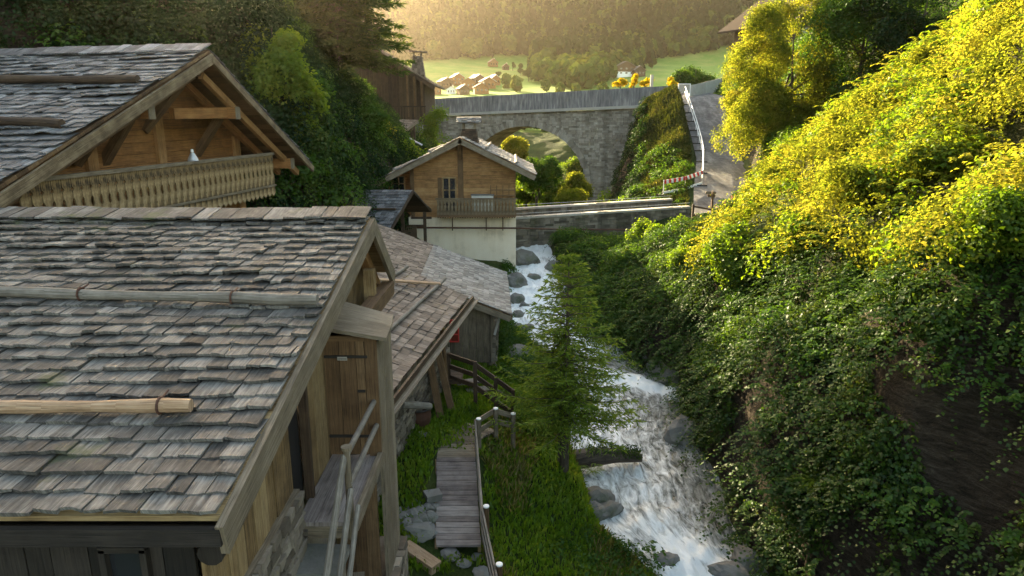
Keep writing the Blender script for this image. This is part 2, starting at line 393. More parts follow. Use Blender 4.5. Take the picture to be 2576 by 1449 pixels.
# ------------------------------------------------------------------ far valley and mountain
def far_z(x, y):
    k = np.array([(60,-13),(100,-10),(110,-8.5),(200,-4.2),(300,1.5),(400,11.6),(460,21),(600,43.7),(680,58),(800,98),(1000,182),(1400,345),(2000,570)], float)
    z = np.interp(y, k[:, 0], k[:, 1])
    z = z+(lump(x, y, 210, 5)*.16+lump(x, y, 90, 6)*.05)*np.clip(y-250, 0, 700)*.5
    z = z+np.clip((-x-40), 0, 400)*.02*np.clip((y-200)/400, 0, 1)
    return z
fx = np.concatenate([np.arange(-1100, -200, 25), np.arange(-200, 260, 10), np.arange(260, 1101, 25)]); fy = np.concatenate([np.arange(104, 400, 8), np.arange(400, 900, 14), np.arange(900, 2001, 40)])
mx, my = np.meshgrid(fx, fy); mz = far_z(mx, my)
m = NT('meadow'); o_ = m.obj(); n1 = m.noise(o_, .02, 5, .6); n2 = m.noise(m.vmul(o_, (1, 1, 6)), .3, 4, .6)
col = m.ramp(m.math('ADD', m.math('MULTIPLY', n1, .7), m.math('MULTIPLY', n2, .3)), [(.36, (.075, .15, .02)), (.48, (.13, .23, .035)), (.62, (.26, .28, .075))])
m.princ(col, .95, None, .1); M['meadow'] = m.m
vm = np_mesh('valley_meadow', np.stack([mx, my, mz], -1).reshape(-1, 3), grid_faces(len(fx), len(fy)), M['meadow'], smooth=True); vm['kind'] = 'structure'
def far_at(u, v, lo=105, hi=1900):
    """where the view ray through a pixel meets the valley"""
    d = ray(u, v); ys_ = np.linspace(lo, hi, 3000); t = ys_/d.y
    below = np.where(d.z*t <= far_z(d.x*t, ys_))[0]
    y = ys_[below[0]] if len(below) else hi
    x = d.x*y/d.y; return V(x, y, float(far_z(np.array([x]), np.array([y]))[0]))

# ------------------------------------------------------------------ road
m = NT('gravel_road'); o_ = m.obj(); n1 = m.noise(m.vmul(o_, (1.4, .35, 1)), 1, 5, .65); n2 = m.noise(o_, 22, 5, .8); n3 = m.noise(o_, 3, 4, .7)
col = m.ramp(m.math('ADD', m.math('MULTIPLY', n1, .6), m.math('MULTIPLY', n3, .4)), [(.34, (.075, .072, .07)), (.5, (.15, .145, .14)), (.64, (.30, .29, .28))])
col = m.mix(m.math('MULTIPLY', n2, .4), col, (.05, .048, .045)); m.princ(col, .95, m.bump(n2, .6, .03), .2); M['gravel'] = m.m
def strip(name, L, R, mat, lift=.04, n=8, sub=6, kind='structure'):
    vs = []; fs = []; rows = []
    for i in range(len(L)-1):
        for k in range(sub+(i == len(L)-2)):
            t = k/sub; a = L[i].lerp(L[i+1], t); b = R[i].lerp(R[i+1], t); rows.append((a, b))
    for a, b in rows:
        for j in range(n+1):
            p = a.lerp(b, j/n); vs.append((p.x, p.y, p.z+lift+.03*math.sin(j/n*math.pi)))
    o = np_mesh(name, vs, grid_faces(n+1, len(rows)), mat, smooth=True)
    if kind: o['kind'] = kind
    return o
strip('road', RL, RR, M['gravel'])

# ------------------------------------------------------------------ stream
rows = []; P = STREAM
for a, b in zip(P[:-1], P[1:]):
    n = max(2, int(np.hypot(*(b-a)[:2])/.09))
    for k in range(n): rows.append(a+(b-a)*k/n)
rows.append(P[-1]); rows = np.array(rows)
for _ in range(12): rows[1:-1] = .5*rows[1:-1]+.25*(rows[:-2]+rows[2:])
tan = np.gradient(rows[:, :2], axis=0); tan /= np.linalg.norm(tan, axis=1, keepdims=True); nor = np.stack([tan[:, 1], -tan[:, 0]], 1)
W = 46; vs = np.zeros((len(rows), W, 3)); foam = np.zeros((len(rows), W))
s_ = np.linspace(-1, 1, W)
for j, s in enumerate(s_):
    off = s*(rows[:, 3]+.35)
    vs[:, j, 0] = rows[:, 0]+nor[:, 0]*off; vs[:, j, 1] = rows[:, 1]+nor[:, 1]*off; vs[:, j, 2] = rows[:, 2]
x = vs[..., 0]; y = vs[..., 1]
rapid = np.clip((y-23.6)/1.2, 0, 1)*1.0
fall = np.exp(-((y-22.6-(x-3.4)*-.55)/.42)**2)*np.clip((x-2.2)/.7, 0, 1)       # little weir
fall2 = np.exp(-((y-12.6+(x-4.2)*.3)/1.15)**2)*np.clip((x-3.2)/.4, 0, 1)
mid = .56*np.clip(1-(x-3.3-(y-16)*-.05)/2.4, .30, 1)*np.clip((y-12)/1, 0, 1)*np.clip((23.5-y)/1, 0, 1)
foam = np.clip(rapid*(.9+lump(x, y, .6, 8)*.8)+fall*(1.05+lump(x, y, .3, 9))+fall2*(.95+lump(x, y, .35, 10)*1.2)+mid, 0, 1)
vs[..., 2] += lump(x, y, .55, 11)*.16*(.5+foam)+lump(x*1.6, y, .22, 12)*.09*(.4+foam)+lump(x, y, 1.3, 13)*.12*rapid+fall*.10
water = np_mesh('stream_water', vs.reshape(-1, 3), grid_faces(W, len(rows)), M['white'], smooth=True); water['kind'] = 'structure'
fl_ = np.zeros((len(rows), W, 3)); fl_[..., 0] = s_[None, :]*1.6; fl_[..., 1] = np.concatenate([[0], np.cumsum(np.linalg.norm(np.diff(rows[:, :2], axis=0), axis=1))])[:, None]
a2_ = water.data.attributes.new('flow', 'FLOAT_VECTOR', 'POINT'); a2_.data.foreach_set('vector', fl_.ravel().astype(np.float32))
at = water.data.attributes.new('foam', 'FLOAT', 'POINT'); at.data.foreach_set('value', foam.ravel().astype(np.float32))
m = NT('mountain_stream'); o_ = m.obj()
fw = m.n('ShaderNodeAttribute', _attribute_name='flow').outputs['Vector']
n1 = m.noise(m.vmul(fw, (4.2, 1.5, 1)), 1.5, 6, .68, .5); n2 = m.noise(m.vmul(fw, (3.4, 1.0, 1)), 2.0, 6, .68, .8)
fa = m.n('ShaderNodeAttribute', _attribute_name='foam').outputs['Fac']
k = m.math('ADD', m.math('MULTIPLY', fa, .95), m.math('SUBTRACT', m.math('MULTIPLY', n2, 2.0), 1.0))
fk = m.ramp(k, [(.22, 0.0), (.75, 1.0)])
deep = m.mix(m.ramp(n1, [(.36, 0.0), (.62, 1.0)]), (.06, .065, .05), (.42, .43, .40))
p = m.n('ShaderNodeBsdfPrincipled', Roughness=.1); m.l(deep, p.inputs['Base Color']); p.inputs['Specular IOR Level'].default_value = .9; p.inputs['IOR'].default_value = 1.33
m.l(m.bump(m.math('ADD', n1, m.math('MULTIPLY', n2, .6)), 1.0, .3), p.inputs['Normal'])
w_ = m.n('ShaderNodeBsdfPrincipled', Roughness=.5); w_.inputs['Base Color'].default_value = (.80, .82, .82, 1); m.l(m.bump(n2, .8, .1), w_.inputs['Normal'])
x_ = m.n('ShaderNodeMixShader'); m.l(fk, x_.inputs[0]); m.l(p.outputs[0], x_.inputs[1]); m.l(w_.outputs[0], x_.inputs[2]); m.l(x_.outputs[0], m.out.inputs[0])
water.data.materials[0] = m.m

def rock_mb(mb, c, r, seed, squash=(1, 1, .7), rot=0):
    import bmesh
    b = bmesh.new(); bmesh.ops.create_icosphere(b, subdivisions=3, radius=1)
    o = Vector((seed*3.1, seed*1.7, seed)); cr, sr = math.cos(rot), math.sin(rot)
    vs = []
    for v in b.verts:
        p = v.co.copy(); k = 1+.45*mn.noise(p*1.1+o)+.2*mn.noise(p*2.7+o)+.1*mn.noise(p*6+o)
        p = Vector((p.x*squash[0], p.y*squash[1], p.z*squash[2]))*k*r
        for ax in (V(.8,.3,.5), V(-.5,.8,.3), V(.2,-.7,.7)):           # broken flat faces
            ax = ax.normalized(); e = p.dot(ax)-r*.72
            if e > 0: p -= ax*e*.8
        vs.append(V(p.x*cr-p.y*sr, p.x*sr+p.y*cr, p.z)+Vector(c))
    b.verts.index_update()
    mb.idx(vs, [tuple(q.index for q in f.verts) for f in b.faces], lambda p: (p[0], p[1])); b.free()
    return mb
# ------------------------------------------------------------------ roofs and walls
def shingles(mb, O, U, D, L, R, w, e, th=.022, lift=.045, ragged=.02, sag=.03, skew=.0, endR=None):
    """courses of split shingles: O = ridge start, U along ridge (length L), D down the slope (length R)"""
    O = Vector(O); U = Vector(U).normalized(); D = Vector(D).normalized(); N = U.cross(D).normalized()
    if N.z < 0: N = -N
    rows = max(1, int(round(R/e))); e = R/rows
    for i in range(rows):
        sb = (i+1)*e; x = -ru(0, w*.5); ph = ru(0, 6)
        while x < L:
            ww = w*ru(.6, 1.45); x1 = min(x+ww, L+ru(0, .04)); x0 = max(x, 0)
            if x1-x0 < w*.25: x = x+ww; continue
            top = max(0, sb-e*1.7); tw = ru(-.012, .012); bott = sb+ru(-ragged, ragged*.6)
            hump = sag*math.sin(x*1.3+ph*.2+i*.7)*.5
            h0 = lift*ru(.75, 1.35)+hump; cup = ru(-.012, .014)
            pts = []
            for j in (0, .5, 1):
                u = x0+(x1-x0-.008)*j
                tb = bott+ru(-.008, .008)+(j-.5)*ru(-.02, .02)
                hh = h0+cup*(1-4*(j-.5)**2)+tw*(j-.5)
                pts.append((O+U*u+D*top+N*(hump+.004), O+U*(u+skew*(tb-top))+D*tb+N*hh, O+U*(u+skew*(tb-top))+D*tb+N*(hh-th*ru(.8,1.3)), u, tb, top))
            b = len(mb.v)
            for p in pts: mb.v += [tuple(p[0]), tuple(p[1]), tuple(p[2])]
            for j in (0, 1):
                a = b+j*3; c = a+3; p, q = pts[j], pts[j+1]
                mb.f.append((a, a+1, c+1, c)); mb.uv += [(p[3], p[5]), (p[3], p[4]), (q[3], q[4]), (q[3], q[5])]
                mb.f.append((a+1, a+2, c+2, c+1)); mb.uv += [(p[3], p[4]), (p[3]+.01, p[4]+.02), (q[3]+.01, q[4]+.02), (q[3], q[4])]
            mb.f.append((b, b+2, b+1)); mb.uv += [(0, 0), (.02, e), (0, e)]
            mb.f.append((b+6, b+7, b+8)); mb.uv += [(0, 0), (0, e), (.02, e)]
            x = x+ww
    return mb
def roof_deck(mb, O, U, D, L, R, t=.06, drop=.02):
    """boarding under the shingles"""
    O = Vector(O); U = Vector(U).normalized(); D = Vector(D).normalized(); N = U.cross(D).normalized()
    if N.z < 0: N = -N
    n = max(1, int(R/.24))
    for i in range(n):
        c = O+U*(L/2)+D*((i+.5)*R/n)-N*(drop+t/2)
        mb.box(c, (L, R/n-.006, t), (U, D, N))
    return mb
def vboards(mb, O, U, W, zlo, ztop, bw=.2, th=.03, N=None, jit=.006):
    """vertical boards from O along U for width W; ztop(u) gives the top, zlo the bottom"""
    O = Vector(O); U = Vector(U).normalized(); N = N or U.cross(Z); x = 0
    while x < W-1e-3:
        w = min(bw*ru(.75, 1.3), W-x)
        if W-x-w < bw*.3: w = W-x
        a, b = x+.004, x+w-.004; o = O+N*ru(-jit, jit)
        zl = zlo(x) if callable(zlo) else zlo
        za, zb = ztop(a), ztop(b)
        if max(za, zb) > zl+.02:
            pa = o+U*a; pb = o+U*b
            mb.prism([V(pa.x, pa.y, zl), V(pb.x, pb.y, zl), V(pb.x, pb.y, zb), V(pa.x, pa.y, za)], N*th, U, Z)
        x += w
    return mb
def hboards(mb, O, U, zlo, zhi, xl, xr, bh=.2, th=.04, N=None, jit=.005):
    O = Vector(O); U = Vector(U).normalized(); N = N or U.cross(Z); z = zlo
    while z < zhi-1e-3:
        h = min(bh*ru(.85, 1.15), zhi-z); a0, b0, a1, b1 = xl(z), xr(z), xl(z+h), xr(z+h)
        if b0-a0 > .03:
            if b1 < a1: a1 = b1 = (a1+b1)/2
            o = O+N*ru(-jit, jit)
            P = lambda s, zz: V((o+U*s).x, (o+U*s).y, zz)
            mb.prism([P(a0, z+.004), P(b0, z+.004), P(b1, z+h-.004), P(a1, z+h-.004)], N*th, Z, U)
        z += h
    return mb
def masonry(mb, O, U, W, H, N, rh=.16, sl=.34, proud=.05, depth=.22, top=None, skip=None, bot=None):
    """courses of rough stones on the plane O,U,Z facing N"""
    O = Vector(O); U = Vector(U).normalized(); N = Vector(N).normalized(); z = 0
    while z < H:
        h = rh*ru(.7, 1.35); x = -ru(0, sl*.5)
        while x < W:
            w = sl*ru(.5, 1.6); a = max(x, 0); b = min(x+w, W); c = (a+b)/2
            ok = b-a > .06 and (top is None or z+h*.4 < top(c)) and (bot is None or z+h*.5 > bot(c)) and not (skip and skip(c, z+h/2))
            if ok:
                ph = proud*ru(0, 1)
                mb.box(O+U*c+Z*(z+h/2)+N*(ph-depth/2), (b-a-.018, depth, h-.016), (U, N, Z), .014)
            x += w
        z += h
    return mb
def solid(mb, pts, vec): return mb.prism(pts, vec)

# ================================================================== 1. foreground shingled hut
XE = -2.10                                                    # gable edge of the roof
hut = thing('wooden_hut', 'nearest wooden hut with big grey shingled roof and two poles lying across it', 'hut', (-5, 7, -7.9))
RA = V(XE, 10.08, -1.459); EA = V(XE, 4.30, -2.79); FA = V(XE, 11.62, -2.62)
L1 = 9.0; LX = V(-1, 0, 0)
Dn = (EA-RA).normalized(); Rn = (EA-RA).length; Df = (FA-RA).normalized(); Rf = (FA-RA).length
mb = MB(); shingles(mb, RA, LX, Dn, L1, Rn, .195, .205, th=.03, lift=.062, ragged=.02, sag=.035)
shingles(mb, RA+Df*.02, LX, Df, L1, Rf, .22, .235, ragged=.02)
# ridge course poking past the ridge on the near slope
x = 0
while x < L1:
    w = ru(.15, .3); c = RA+LX*(x+w/2)+Dn*.10+V(0, 0, .075+ru(0, .03)); N_ = LX.cross(Dn); N_ = N_ if N_.z > 0 else -N_
    mb.box(c, (w-.01, .5+ru(-.04, .04), .026), (LX, (Dn+N_*.06).normalized(), N_), .008); x += w
roof = mb.build('roof', M['shingle'], hut)
mb = MB(); roof_deck(mb, RA, LX, Dn, L1, Rn-.05, .05, .015); roof_deck(mb, RA, LX, Df, L1, Rf-.05, .05, .015); mb.build('roof_boarding', M['plank'], hut)
Nn = LX.cross(Dn); Nn = Nn if Nn.z > 0 else -Nn
Nf = LX.cross(Df); Nf = Nf if Nf.z > 0 else -Nf
mb = MB(); a = RA-Nn*.15+V(.03, 0, 0); b = EA-Nn*.15+V(.03, -.05, -.01)
mb.beam(a+Dn*.05, b, .06, .26, Nn); mb.build('bargeboard', M['board'], hut)
mb = MB(); mb.beam(RA-Nf*.14+V(.033, .03, 0), FA-Nf*.14+V(.033, .02, -.015), .06, .24, Nf); mb.build('bargeboard', M['board'], hut)
mb = MB(); mb.beam(EA+V(.03, -.02, -.12), EA+LX*L1+V(0, -.02, -.12), .05, .14); mb.build('eaves_board', M['shade_timber'], hut)
# snow poles tied down with hooks
def pole(parent, p, q, r, mat, hooks=(), name='snow_pole'):
    p = Vector(p); q = Vector(q); n = 9
    pts = [p.lerp(q, i/n)+Vector((0, ru(-.012, .012), ru(-.008, .008))) for i in range(n+1)]
    o = MB().tube(pts, [r*(1+.12*math.sin(i*1.1)-.1*i/n) for i in range(n+1)], 10).build(name, mat, parent, smooth=False)
    d = (q-p).normalized()
    for h in hooks:
        c = p.lerp(q, h); s = d.cross(Z).normalized(); k = MB()
        k.tube([c+s*math.cos(t)*(r+.012)+Z*math.sin(t)*(r+.012) for t in [i*2*math.pi/12 for i in range(13)]], .012, 6)
        k.tube([c+Z*(r+.01)+s*.02, c-s*.04+Z*(r-.02), c+s*.28*0+Vector(Dn)*-.16+Z*.04], .01, 6)
        k.build('pole_hook', M['rust'], o)
    return o
def on_near(u, v, lift=.1): return hit(u, v, RA, Nn)+Nn*lift
pole(hut, on_near(801, 776, .11), on_near(-60, 754, .11), .062, M['pole'], (.24, .68))
pole(hut, on_near(487, 1045, .11), on_near(-60, 1052, .11), .058, M['fresh'], (.14,))
# gable wall, stone base
XW = -2.47
rooftop = lambda y: (RA.z+(y-RA.y)*(EA.z-RA.z)/(EA.y-RA.y) if y < RA.y else RA.z+(y-RA.y)*(FA.z-RA.z)/(FA.y-RA.y))-.12
mb = MB(); Y0 = 4.72
vboards(mb, V(XW, Y0, 0), V(0,1,0), 6.83-Y0, -4.08, lambda u: rooftop(Y0+u), .2, .035, V(1,0,0))
wall = mb.build('gable_boarding', M['plank'], hut)
mb = MB(); mb.box((XW+.06, Y0+1.05, -4.10), (.07, 2.16, .1)); mb.build('sill_beam', M['board'], hut)
mb = MB(); vboards(mb, V(XW-.02, 7.42, 0), V(0,1,0), 1.1, -4.5, lambda u: rooftop(7.42+u), .24, .035, V(1,0,0))
vboards(mb, V(XW-.02, 8.52, 0), V(0,1,0), 2.8, -6, lambda u: rooftop(8.52+u), .24, .035, V(1,0,0))
mb.build('passage_boarding', M['plank'], hut)
mb = MB(); mb.box((XW+.03, 7.40, -3.35), (.1, .07, 2.3)); mb.build('door_jamb', M['dark'], hut)
mb = MB(); mb.box((XW-.5, 7.12, -3.55), (.9, .55, 1.85)); mb.build('doorway_shade_box', M['black'], hut)  # black box painted in for the shade inside the doorway
mb = MB(); masonry(mb, V(XW+.12, Y0-.1, -8.4), V(0,1,0), 2.25, 4.27, V(1,0,0), .10, .2, .03)
masonry(mb, V(-8, Y0-.08, -8.4), V(1,0,0), 5.6, 1.7, V(0,-1,0), .10, .24, .05)
mb.box((XW-2.6, Y0+3.2, -6.3), (5.0, 6.3, 4.3)); mb.build('stone_base', M['stone'], hut)
mb = MB(); vboards(mb, V(-10, Y0, 0), V(1,0,0), 10+XW-.02, -6.7, lambda u: -3.05, .26, .035, V(0,-1,0)); mb.build('front_boarding', M['shade_timber'], hut)
mb = MB(); mb.tube([V(-2.28, 4.5, -3.22), V(-2.28, 4.9, -3.18)], .10, 10); mb.tube([V(-9.5, 4.62, -3.1), V(-2.2, 4.62, -3.1)], .09, 10); mb.build('eaves_purlin', M['shade_timber'], hut)
c = at_y(322, 1432, 4.66); mb = MB()
for dx, dz, sx, sz in ((0,.2,.36,.05),(0,-.2,.36,.05),(-.16,0,.05,.4),(.16,0,.05,.4)): mb.box(c+V(dx, -.02, dz), (sx, .06, sz))
wf = mb.build('window', M['shade_timber'], hut); MB().box(c+V(0, .02, 0), (.3, .02, .36)).build('pane', M['glass'], wf)
# gable timbers under the far slope
mb = MB(); mb.box((XE-.12, 10.35, -2.62), (.16, .18, .6)); mb.build('king_post', M['plank'], hut)
mb = MB(); mb.beam(V(XE-.02, 9.0, -2.80), V(XE-.02, 11.35, -2.86), .2, .22); mb.build('tie_beam', M['brown'], hut)
mb = MB(); mb.beam(RA+Df*.25+V(-.25, 0, -.32), FA+V(-.25, -.1, -.3), .14, .16, Nf); mb.build('rafter', M['amber'], hut)
mb = MB(); vboards(mb, V(XW-.1, 8.6, 0), V(0,1,0), 2.8, -4.2, lambda u: rooftop(8.6+u)-.05, .24, .03, V(1,0,0)); mb.build('upper_gable_boarding', M['brown'], hut)

# ================================================================== 2. privy cabin, landing, stairs
cab = thing('privy_cabin', 'tall narrow plank cabin with a small signed door beside the nearest hut', 'cabin', (-2.1, 8.9, -6.5))
YD = 8.46; XC0, XC1 = -2.66, -1.80; ZF = -4.48; ZB = -6.45
mb = MB(); vboards(mb, V(-2.42, YD, 0), V(1,0,0), .04+XC1+.42+2.0-.04-0.0 if False else XC1+2.42-.06, ZB, lambda u: ZF-.06, .22, .04, V(0,-1,0)); mb.build('lower_front', M['brown'], cab)
mb = MB(); vboards(mb, V(XC1+.0, YD-.03, 0), V(0,1,0), .98, ZB, lambda u: -2.86, .33, .05, V(1,0,0)); mb.build('side_wall', M['board'], cab)
d0 = at_y(806, 852, YD); d1 = at_y(916, 852, YD)
mb = MB(); mb.box((d1.x+.085, YD-.02, (ZF-2.78)/2), (.16, .06, -ZF-2.78)); mb.box((d0.x-.05, YD-.02, (ZF-2.78)/2), (.1, .06, -ZF-2.78)); mb.box(((d0.x+d1.x)/2+.02, YD-.018, -2.81), (d1.x-d0.x+.1, .055, .07)); mb.build('door_frame', M['brown'], cab)
mb = MB(); vboards(mb, V(d0.x, YD-.01, 0), V(1,0,0), d1.x-d0.x, ZF+.03, lambda u: d0.z-.02, .2, .035, V(0,-1,0), .002); door = mb.build('door', M['brown'], cab)
mb = MB(); mb.box((d0.x+.3, YD-.055, d0.z-.23), (.62, .02, .035)); mb.build('hinge', M['iron'], door)
mb = MB(); mb.box((d0.x+.3, YD-.055, ZF+.3), (.62, .02, .035)); mb.build('hinge', M['iron'], door)
mb = MB(); mb.box((d1.x-.06, YD-.06, ZF+.95), (.1, .03, .03)); mb.build('latch', M['iron'], door)
sp = at_y(861, 902, YD-.06); pl = MB().box(sp, (.125, .012, .05)).build('door_sign', M['cope'], door)
fc = bpy.data.curves.new('sign_text', 'FONT'); fc.body = 'toilettes'; fc.size = .034; fc.align_x = 'CENTER'; fc.align_y = 'CENTER'; fc.extrude = .001
fo = bpy.data.objects.new('sign_text', fc); COL.objects.link(fo); fo.rotation_euler = (rad(90), 0, 0); fc.materials.append(M['iron'])
dg = bpy.context.evaluated_depsgraph_get(); me = bpy.data.meshes.new_from_object(fo.evaluated_get(dg)); bpy.data.objects.remove(fo)
to = bpy.data.objects.new('sign_lettering', me); COL.objects.link(to); to.parent = pl; to.location = sp+V(0, -.0085, 0)-root_loc(pl); to.rotation_euler = (rad(90), 0, 0)
mb = MB(); mb.box((-2.2, YD+.4, -2.85), (.5, .7, .04)); mb.build('gap_shade_block', M['black'], cab)  # black block standing in for the shade under the plank roof
p0 = at_y(806, 822, 8.25); p1 = at_y(972, 850, 8.25); q0 = at_y(845, 752, 9.45); q1 = at_y(990, 792, 9.45)
mb = MB()
for i in range(4):
    a, b = i/4, (i+1)/4-.006
    mb.prism([p0.lerp(q0, a), p1.lerp(q1, a)+V(ru(0,.02),0,0), p1.lerp(q1, b)+V(ru(0,.02),0,0), p0.lerp(q0, b)], (0, 0, -.05), V(0,1,0), V(1,0,0))
mb.build('plank_roof', M['board'], cab)
lan = thing('landing', 'plank landing with pole handrail in front of the small cabin door', 'landing', (-2.15, 7.6, -4.6))
mb = MB(); x = XW+.02
for k in range(3):
    w = (.0+XC1-.03-x)/(3-k)*ru(.9, 1.1) if k < 2 else XC1-.03-x
    mb.box((x+w/2, 7.66, ZF-.025), (w-.008, 1.6, .05), None, .003); x += w
mb.build('deck', M['deckw'], lan)
mb = MB(); mb.box((XC1+.02, 7.66, ZF-.02), (.07, 1.64, .16)); mb.box((-2.14, 6.9, ZF-.13), (.62, .08, .15)); mb.build('deck_edge', M['board'], lan)
px = -1.83
hr = MB().tube([V(px, 6.88, ZF-.22), V(px, 6.88, -3.56)], [.042, .038], 10); hr.build('rail_post', M['board'], lan)
MB().tube([V(px, 6.88, -3.58), V(px, 6.88, -3.545)], .062, 10).build('post_cap', M['board'], lan)
MB().tube([V(px+.01, 6.86, -3.62), V(px, 8.4, -3.68)], .035, 9).build('handrail', M['pole'], lan)
MB().tube([V(px+.01, 6.86, -4.0), V(px+.02, 8.4, -4.02)], .035, 9).build('handrail', M['pole'], lan)
MB().tube([V(px-.03, 6.88, -3.66), V(px-.03, 4.6, -5.6)], .038, 9).build('stair_rail', M['pole'], lan)
MB().tube([V(px+.03, 6.84, -4.05), V(px+.05, 4.6, -5.98)], .035, 9).build('stair_rail', M['pole'], lan)
MB().tube([V(px+.1, 6.84, -4.25), V(px+.12, 4.6, -6.2)], .03, 9).build('stair_rail', M['pole'], lan)
st = thing('stone_steps', 'rough grey stone steps going down from the plank landing', 'steps', (-2.1, 6.2, -7.9))
for k in range(4):
    zt = -4.78-.24*k; yy = 6.62-.42*k; mb = MB()
    mb.box((-2.12, yy, zt-.06), (.50, .52, .11), None, .015); mb.build('step_slab', M['slab'], st)
mb = MB(); mb.box((-2.12, 6.1, -6.9), (.44, 1.7, 2.2), None, .02); mb.box((-2.12, 6.5, -5.4), (.42, .5, .9), None, .02); mb.build('step_core', M['stone'], st)
pil = thing('stone_plinth', 'rough stone plinth carrying the tall cabin corner', 'plinth', (-1.95, 9, -8))
mb = MB(); masonry(mb, V(-1.68, 8.2, -8.2), V(0,1,0), 1.35, 1.72, V(1,0,0), .14, .33, .06); masonry(mb, V(-2.5, 8.22, -8.2), V(1,0,0), .82, 1.70, V(0,-1,0), .14, .33, .05)
mb.box((-2.1, 8.9, -7.33), (.74, 1.2, 1.75), None, .01); mb.build('rough_stone', M['stone'], pil)
bd = thing('plank_offcut', 'upper short plank of the loose pile below the landing', 'plank', (-1.95, 7.2, -6.1), 'plank offcuts piled below the landing')
for k, (dx, dy, dz, yaw, lab) in enumerate(((0,0,0,.1,None),(.05,-.12,.09,-.25,'tilted plank offcut lying in the middle of the pile'),(-.1,.2,.05,.5,'crosswise plank offcut at the back of the pile'),(.02,-.35,-.1,.05,'lowest pale plank offcut nearest the stair rails'),(-.02,.35,.2,.2,'topmost dark plank offcut leaning on the cabin front'))):
    if k == 0: MB().box((-1.95, 7.2, -6.06), (.16, .5, .05), None, .006).build('board', M['board'], bd)
    else:
        c = copy_tree(bd); c.location = V(-1.95+dx, 7.2+dy, -6.1+dz); c.rotation_euler = (ru(-.1,.1), ru(-.15,.15), yaw); c['label'] = lab
for k in range(3):
    mb = MB(); mb.box((-1.95+.03*k, 7.2+ru(-.2,.2), -6.25-.16*k), (.3, .7, .15), None, .02); o = mb.build('timber_block', M['brown'], loc=(-1.95, 7.2, -6.3-.16*k))
    tag(o, ('dark squared timber block directly under the loose plank offcuts', 'second dark timber block down under the plank offcuts', 'bottom timber block of the pile beside the plinth')[k], 'timber', 'timber blocks under the offcuts')

# ================================================================== 3. roof B : stone shed
shed = thing('stone_shed', 'low stone shed with brown shingle roof held down by poles', 'shed', (-3, 15, -7.3))
E0 = at_t(983, 985, 12.5); E1 = at_t(1179, 744, 19.2); E0.z = E1.z = -4.95
ud = (E1-E0).normalized(); E0 = E0-ud*3.0
dd = V(-ud.y, ud.x, 0); up = (dd*math.cos(rad(21))+Z*math.sin(rad(21)))
Ls = (E1-E0).length; Rs = 3.7; T0 = E0+up*Rs; T1 = E1+up*Rs
mb = MB(); shingles(mb, T1, -ud, -up, Ls, Rs, .2, .215, lift=.04, ragged=.012, sag=.03); mb.build('roof', M['shingle_brown'], shed)
mb = MB(); roof_deck(mb, T1, -ud, -up, Ls, Rs-.02); mb.build('roof_boarding', M['brown'], shed)
mb = MB(); mb.beam(E0+V(.1, 0, -.06), E1+V(.1, 0, -.06)+ud*.1, .05, .12); mb.build('eaves_board', M['dark'], shed)
mb = MB(); g0 = E0+V(.17, 0, -.13); g1 = E1+V(.17, 0, -.13)+ud*.35; sd = ud.cross(Z)
for k in range(7):
    a = math.pi*k/7; b = math.pi*(k+1)/7; f = lambda t: sd*(-math.cos(t)*.07)-Z*(math.sin(t)*.07)
    mb.prism([g0+f(a), g0+f(b), g0+f(b)*1.12, g0+f(a)*1.12], g1-g0)
mb.build('gutter', M['board'], shed)
Nb = ud.cross(-up); Nb = Nb if Nb.z > 0 else -Nb
onB = lambda u, v, l=.09: hit(u, v, E1, Nb)+Nb*l
for a, b, r, mt in (((1117, 708), (965, 848), .05, 'pole'), ((1022, 678), (880, 768), .05, 'pole')): pole(shed, onB(*a), onB(*b), r, M[mt])
MB().beam(onB(950, 716, .14), onB(1103, 725, .14), .1, .05, Nb).build('roof_batten', M['fresh'], shed)
mb = MB(); wl = E0+dd*.55+V(0, 0, 0); masonry(mb, V(wl.x, wl.y, -8.0), ud, Ls-.25, 3.3, -dd, .12, .26, .05, top=lambda u: 2.95)
we = E1+dd*.55-ud*.25; masonry(mb, V(we.x, we.y, -8.0), dd, 2.6, 3.4, ud, .16, .36, .06, top=lambda u: 2.9+u*.3)
mb.prism([V(wl.x, wl.y, -8)+dd*.12, V(we.x, we.y, -8)+dd*.12-ud*.12, V(we.x, we.y, -5.0)+dd*.12-ud*.12, V(wl.x, wl.y, -5.0)+dd*.12], dd*2.6)
mb.build('stone_wall', M['stone'], shed)
for k, ((u1, v1), (u2, v2)) in enumerate((((1078, 888), (1108, 1048)), ((1098, 868), (1136, 1030)), )):
    b = at_z(u2, v2, -7.35); t = at_y(u1, v1, b.y+.25); mb = MB(); mb.beam(t, b, .2, .16, V(1,0,0)); mb.build('prop', M['brown'], shed)
b = at_z(1126, 985, -7.2); mb = MB(); mb.tube([b, b+V(-.12, .1, 1.75)], .05, 8); mb.build('prop', M['brown'], shed)

